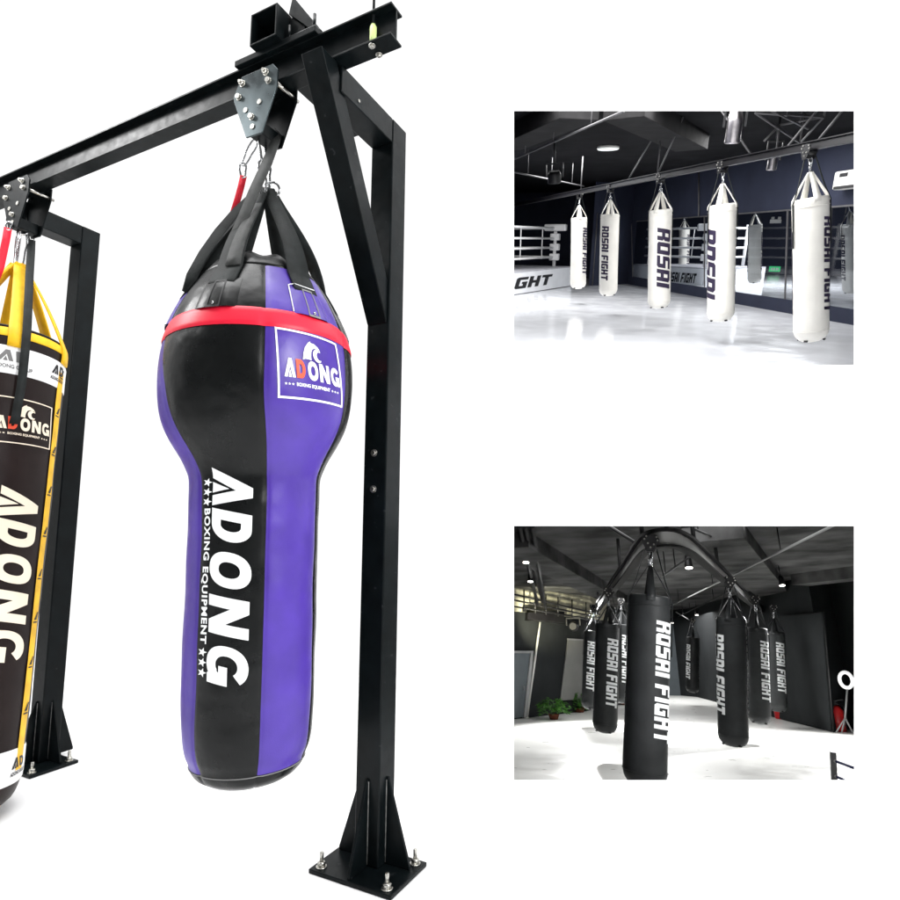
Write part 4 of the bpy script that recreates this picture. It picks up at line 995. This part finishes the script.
# shell
def f2_(X, Y): return R2.fz(X, Y, GZ)
pts = [f2_(-25, 514), f2_(205, 488), f2_(300, 469), f2_(413, 449), f2_(442, 449), f2_(484, 453), f2_(700, 510), f2_(826, 541)]
p8 = pts[7] + V(.55, .9, 0); p9 = p8 + (pts[7] - pts[6]).normalized() * 6
t_ = (R2.wall_y(p8.x + 1.5, GZ) - p8.y) / (p9 - p8).y; p9 = p8 + (p9 - p8) * t_
yl = R2.wall_y(-1.7, GZ); q0_ = V(pts[0].x / pts[0].y * yl - .15, yl, GZ)
k0 = pts[0].x / pts[0].y; poly = [R2.near(k0, GZ)] + pts + [p8, R2.near(p9.x / p9.y, GZ)]
def up2(i, p, z): return R2.near(k0, z) if i == 0 else R2.near(p9.x / p9.y, z) if i == len(poly) - 1 else V(p.x, p.y, z)
R2.struct('floor', M['floor_white'], [poly])
R2.struct('ceiling', M['concrete'], [[up2(i, p, CZ2) for i, p in enumerate(poly)][::-1]])
for i in range(len(poly) - 1):
    R2.struct('wall', M['door_grey'] if i == 4 else M['char'], [[poly[i], poly[i + 1], up2(i + 1, poly[i + 1], CZ2), up2(i, poly[i], CZ2)]])
# left wall fittings
la, lbp = pts[0], pts[1]; ld = (lbp - la).normalized(); lnn = V(ld.y, -ld.x, 0)
def lwq(X, Y, o_=.0): return R2.fw(X, Y, la + lnn * o_, lnn)
def slab(cs, o_, th, m, nm, par): return MB().prism([lwq(X, Y, o_) for X, Y in cs], lnn * th).build(nm, m, par, bevel=.003)
t = thing('door', R2, 'grey door in a pale frame at the left edge of the dark gym', 'door')
slab([(0, 343), (62, 343), (45, 502), (-20, 512)], .02, .03, M['door_grey'], 'leaf', t)
slab([(62, 343), (69, 343), (53, 503), (45, 504)], .02, .06, M['alu'], 'frame', t); slab([(0, 337), (69, 337), (69, 343), (0, 343)], .02, .06, M['alu'], 'frame', t)
MB().tube([lwq(50, 425, .05), lwq(49, 437, .09)], .012, 6).build('handle', M['alu'], t)
t = thing('corner_pole', R2, 'slim leaning white pole standing against the left charcoal wall', 'pole'); MB().tube([lwq(90, 266, .06), lwq(57, 505, .06)], .028, 8).build('pole', M['plastic'], t); MB().lathe([(0, .06), (.03, .05)], 12, lwq(57, 506, .06)).build('foot', M['plastic'], t)
t = thing('wall_panel', R2, 'tall plain grey panel on the left wall behind the plants', 'wall panel'); slab([(158, 310), (207, 313), (207, 458), (139, 461)], .02, .03, M['panel_grey'], 'board', t); slab([(157, 306), (208, 309), (207, 313), (158, 310)], .02, .045, M['alu'], 'top_trim', t)
t = thing('wall_box', R2, 'dark rectangular box high on the left wall under the pipes', 'box'); slab([(55, 236), (131, 240), (131, 268), (53, 262)], .02, .25, M['dark'], 'case', t); slab([(60, 241), (126, 244), (126, 263), (58, 258)], .272, .01, M['rail_dark'], 'lid', t)
t = thing('lit_wall_strip', R2, 'rough concrete strip above the left wall, coloured pale yellow for the light on it', 'concrete strip'); slab([(0, 140), (160, 178), (262, 222), (262, 262), (0, 236)], .012, .03, M['concrete_lit'], 'concrete', t)
sh_ = thing('pipe_rack', R2, 'rack of black pipes and posts along the top of the left wall', 'pipe rack')
for Y0, Y1 in ((190, 246), (205, 254), (222, 262)): MB().tube([lwq(0, Y0, .35), lwq(240, Y1, .35)], .022, 6).build('pipe', M['dark'], sh_)
MB().tube([lwq(131, 243, .3), lwq(228, 262, .3)], .02, 6).build('pipe', M['alu'], sh_)
for X in (20, 50, 78, 105, 135, 170, 205): MB().tube([lwq(X, 175 + X * .2, .35), lwq(X, 232 + X * .14, .35)], .018, 6).build('upright', M['dark'], sh_)
for q, e in (((38, 25), (85, 225)), ((70, 25), (104, 232)), ((52, 25), (96, 215))): MB().tube([R2.fz(*q, 1.42), lwq(*e, .4)], .035, 6).build('conduit', M['dark'], sh_)
wl = lwq(174, 276, .3); t = thing('work_light', R2.sub(wl), 'round work light with a white lens clamped high on the left wall', 'lamp')
MB().lathe([(0, .13), (.14, .09)], 18, (0, 0, 0), ax='y').build('housing', M['dark'], t); MB().lathe([(.005, .08), (.009, .06)], 16, (0, 0, 0), ax='y').build('lens', M['plastic'], t)
b = MB(); b.bar((-.17, -.03, .02), (-.17, -.03, .2), .03, .03, (0, 1, 0)); b.bar((.17, -.03, .02), (.17, -.03, .2), .03, .03, (0, 1, 0)); b.bar((-.18, -.03, .2), (.18, -.03, .2), .03, .03); b.build('bracket', M['dark'], t)
# right wall fittings
ra_, rb2 = pts[6], pts[7]; rdd = (rb2 - ra_).normalized(); rnn = V(-rdd.y, rdd.x, 0); rnn = rnn if rnn.x < 0 else -rnn
def rwq(X, Y, o_=0.): return R2.fw(X, Y, ra_ + rnn * o_, rnn)
t = thing('wall_panel', R2, 'large charcoal wall panel with a bright edge at the right of the dark gym', 'wall panel')
MB().prism([rwq(693, 250, .01), rwq(799, 240, .01), rwq(822, 538, .01), rwq(693, 506, .01)], rnn * .04).build('board', M['char'], t, bevel=.004)
q, e = rwq(800, 240, .03), rwq(824, 541, .03); MB().tube([q, e], .012, 6).build('edge_trim', M['rail_dark'], t)
def corner_spot(): pass
rg = R2.fz(846, 540, GZ); RGy = rg.y - .25
t = thing('ring_light', R2.sub(V(0, 0, 0)), 'white ring light on a tripod at the right edge of the dark gym', 'ring light')
cc = R2.fy(855, 410, RGy); b = MB(); rr_ = abs(R2.fy(871, 410, RGy).x - cc.x) * 1.0; rz_ = rr_ * 1.3
b.loop([cc + V(math.cos(a_) * rr_, 0, math.sin(a_) * rz_) for a_ in [2 * math.pi * i / 28 for i in range(28)]], .032, 8); b.build('light_ring', mat('ring_white', (.8, .8, .8), .5, emit=((1, 1, 1), .75)), t)
hub = R2.fy(853, 505, RGy); MB().tube([cc - V(0, 0, rz_), hub], .016, 6).build('pole', M['alu'], t)
for X, Y in ((832, 545), (846, 551), (873, 548)): e = R2.fy(X, Y, RGy); e.z = max(e.z, GZ + .01); MB().tube([hub, e + V(0, (X - 850) * -.002, 0)], .014, 6).build('leg', M['alu'], t)
def extinguisher(p, label):
    t = thing('fire_extinguisher', R2.sub(p), label, 'fire extinguisher')
    MB().lathe([(0, .1), (.02, .115), (.36, .115), (.44, .07), (.46, .03)], 20).build('cylinder', M['fire_red'], t); MB().lathe([(.46, .03), (.52, .035), (.54, .02)], 12).build('valve', M['dark'], t)
    MB().tube([(.02, -.02, .5), (.12, -.08, .45), (.13, -.1, .2), (.1, -.1, .1)], .014, 6).build('hose', M['dark'], t); b = MB(); b.bar((-.02, 0, .54), (.14, -.02, .57), .03, .015); b.build('lever', M['dark'], t)
extinguisher(R2.fz(829, 537, GZ) + V(.06, -.1, .002), 'red fire extinguisher on the floor beside the ring light')
extinguisher(R2.fz(690, 506, GZ) + V(0, -.1, .002), 'red extinguisher half hidden behind the last right bag')
# ring corner at the lower right
t = thing('ring_corner', R2, 'grey ring post with two navy ropes at the lower right of the dark gym', 'ring post')
yq = 8.6; b = MB(); b.bar(R2.fy(822, 590, yq), R2.fy(826, 668, yq) , .055, .055, (0, 1, 0)); b.build('post', M['pipe_grey'], t)
for a_, e_ in (((826, 612), (905, 641)), ((828, 650), (905, 684))): MB().tube([R2.fy(*a_, yq), R2.fy(*e_, yq - .4)], .014, 6).build('rope', M['navy_rope'], t); MB().tube([R2.fy(a_[0] - 4, a_[1], yq), R2.fy(a_[0] + 4, a_[1] + 1, yq - .02)], .022, 8).build('turnbuckle', M['alu'], t)
# potted plants by the left wall
def plant(X, Y, w_, h_, label, seed):
    random.seed(seed); p = f2_(X, Y) + V(0, -.25, .002); t = thing('potted_plant', R2.sub(p), label, 'plant', 'potted plants by the left wall')
    MB().lathe([(0, .09), (.09, .12), (.105, .13), (.105, .118), (.09, .11)], 16).build('pot', M['clay'], t)
    b = MB()
    for i in range(170):
        a_ = random.uniform(0, 2 * math.pi); el = random.uniform(-.25, 1.35); rr = random.uniform(.45, 1)
        c = V(math.cos(a_) * math.cos(el) * w_ * rr, math.sin(a_) * math.cos(el) * w_ * rr, max(.02, .12 + math.sin(el) * h_ * rr + .04)); d = V(math.cos(a_), math.sin(a_), random.uniform(-.7, .5)).normalized(); s_ = d.cross(V(random.uniform(-.4, .4), random.uniform(-.4, .4), 1)).normalized(); ln = random.uniform(.09, .15); n_2 = s_.cross(d) * .02
        b.poly([c, c + d * ln * .4 + s_ * ln * .28 + n_2, c + d * ln, c + d * ln * .4 - s_ * ln * .28 + n_2])
    b.build('foliage', M['leaf'], t)
    for i in range(7):
        a_ = i * .9; MB().tube([(0, 0, .12), (math.cos(a_) * w_ * .4, math.sin(a_) * w_ * .4, .2 + h_ * .5)], .006, 5).build('stem', M['leaf'], t)
plant(130, 506, .38, .3, 'wide leafy plant in a clay pot left of the hanging bags', 3)
plant(194, 489, .2, .3, 'smaller upright plant in a clay pot beside the black bag', 5)
plant(300, 470, .2, .18, 'little plant glimpsed between two black bags', 9)
# beams, pipes and lamps
for (a_, e_, wdt, lab) in (((10, 60), (330, 235), .55, 'dark concrete ceiling beam on the left of the dark gym'), ((520, 40), (720, 235), .7, 'pale grey ceiling beam running back on the right of the curve'), ((740, 160), (905, 140), .5, 'dark ceiling beam near the right wall')):
    b = MB(); b.bar(R2.fz(*a_, CZ2 - .1), R2.fz(*e_, CZ2 - .1), wdt, .22); R2.one('ceiling_beam', b, M['concrete'], lab, 'beam', 'ceiling beams of the dark gym', bevel=.004)
for k, (a_, e_, z, m_, lab) in enumerate((((412, 227), (830, 20), 1.2, 'alu', 'long pale conduit slanting across the ceiling behind the right bag'), ((395, 152), (470, 98), 1.15, 'dark', 'short black lamp pipe inside the bend of the rail'), ((640, 252), (905, 197), 1.05, 'alu', 'pale pipe along the top of the right wall'), ((415, 262), (560, 190), 1.25, 'dark', 'thin dark pipe low at the back of the dark gym'), ((430, 240), (505, 285), 1.1, 'alu', 'short pale pipe near the far back bag'), ((470, 30), (560, 70), 1.35, 'dark', 'black pipe frame above the bend of the rail'))):
    q, e = R2.fz(*a_, z), R2.fz(*e_, z); t = thing('pipe', R2, lab, 'pipe', 'pipes of the dark gym'); MB().tube([q, e], .015, 6).build('tube', M[m_], t)
    for f_ in (.15, .5, .85): c = q.lerp(e, f_); MB().tube([c, V(c.x, c.y, CZ2)], .009, 5).build('hanger', M['dark'], t)
lamps = [(55, 113, 1.3, 'bright spotlight at the top left of the dark gym'), (66, 161, 1.2, 'spotlight just below the top left one, by the pipes'), (462, 126, 1.1, 'black spotlight hanging inside the bend of the curved rail'), (695, 171, 1.15, 'spotlight on the dark ceiling right of the pale beam'),
         (482, 246, 1.1, 'small spotlight far back above the distant bag'), (420, 266, 1.05, 'small far spotlight left of the distant bag'), (640, 266, 1.0, 'spotlight glowing behind the third bag from the right panel'), (716, 249, 1.0, 'spotlight on the right wall pipe, left of three'), (758, 238, 1.0, 'spotlight on the right wall pipe, middle of three'), (512, 291, 1.0, 'tiny spotlight beside the far black bag')]
lp0 = None
for X, Y, z, lab in lamps:
    p = R2.fz(X, Y, z); fr = R2.sub(p, RX(R(-16)))
    if lp0 is None:
        lp0 = thing('spot_lamp', fr, lab, 'spotlight', 'lit spotlights in the dark gym')
        MB().lathe([(-.02, .048), (.0, .052), (.14, .042), (.17, .02)], 18).build('housing', M['dark'], lp0); MB().lathe([(-.016, .042), (-.022, .045)], 18).build('lens', M['lampglow'], lp0); MB().tube([(0, 0, .165), (0, 0, .42)], .009, 6).build('stem', M['dark'], lp0)
    else: copy_tree(lp0, fr, lab)
cm = R2.fz(712, 274, .95); t = thing('security_camera', R2.sub(cm), 'white dome camera below the right wall pipe', 'camera'); MB().lathe([(-.09, 0), (-.085, .05), (-.05, .09), (0, .1), (.03, .1)], 16).build('dome', M['plastic'], t); MB().lathe([(.0305, .12), (.06, .12)], 16).build('base', M['plastic'], t); MB().lathe([(-.093, .0), (-.09, .035)], 10).build('lens', M['dark'], t)
fc = R2.fz(792, 228, 1.0); t = thing('wall_fan', R2.sub(fc), 'small white fan on the pipe near the top right corner', 'fan'); b = MB(); b.loop([V(math.cos(a_) * .15, 0, math.sin(a_) * .15) for a_ in [2 * math.pi * i / 20 for i in range(20)]], .022, 6); b.build('guard', M['plastic'], t); MB().lathe([(-.03, .05), (.08, .05)], 12, ax='y').build('motor', M['plastic'], t)
b = MB()
for i in range(4): a_ = i * math.pi / 2; b.bar((math.cos(a_) * .04, 0, math.sin(a_) * .04), (math.cos(a_) * .14, 0, math.sin(a_) * .14), .008, .05, (0, 1, 0))
b.build('blades', M['plastic'], t)
# light of the lower room
spot('gym_spot', R2.P((2.6, 13.5, 1.08)), R2.P((1.6, 12.0, GZ)), 950 * S * S, 112, .5, .04)
spot('gym_spot', R2.P((-2.0, 14.5, 1.08)), R2.P((-1.0, 13.0, GZ)), 950 * S * S, 112, .5, .04)
for x, y, z, sz, pw in ((0, 7.6, CZ2 - .02, 2.2, 60), (-.4, 14.0, CZ2 - .3, 2.2, 130), (-.5, 22.0, CZ2 - .3, 2.4, 170)):  # added overhead fill, no fixtures of the gym
    area_light('gym_fill', R2.P((x, y, z)), R2.P((x, y, GZ)), sz * S, pw * S * S)
spot('gym_spot', R2.P(lwq(120, 330, 1.2)), R2.P(lwq(110, 200, 0)), 480 * S * S, 80, .8, .03, (1, .95, .7))
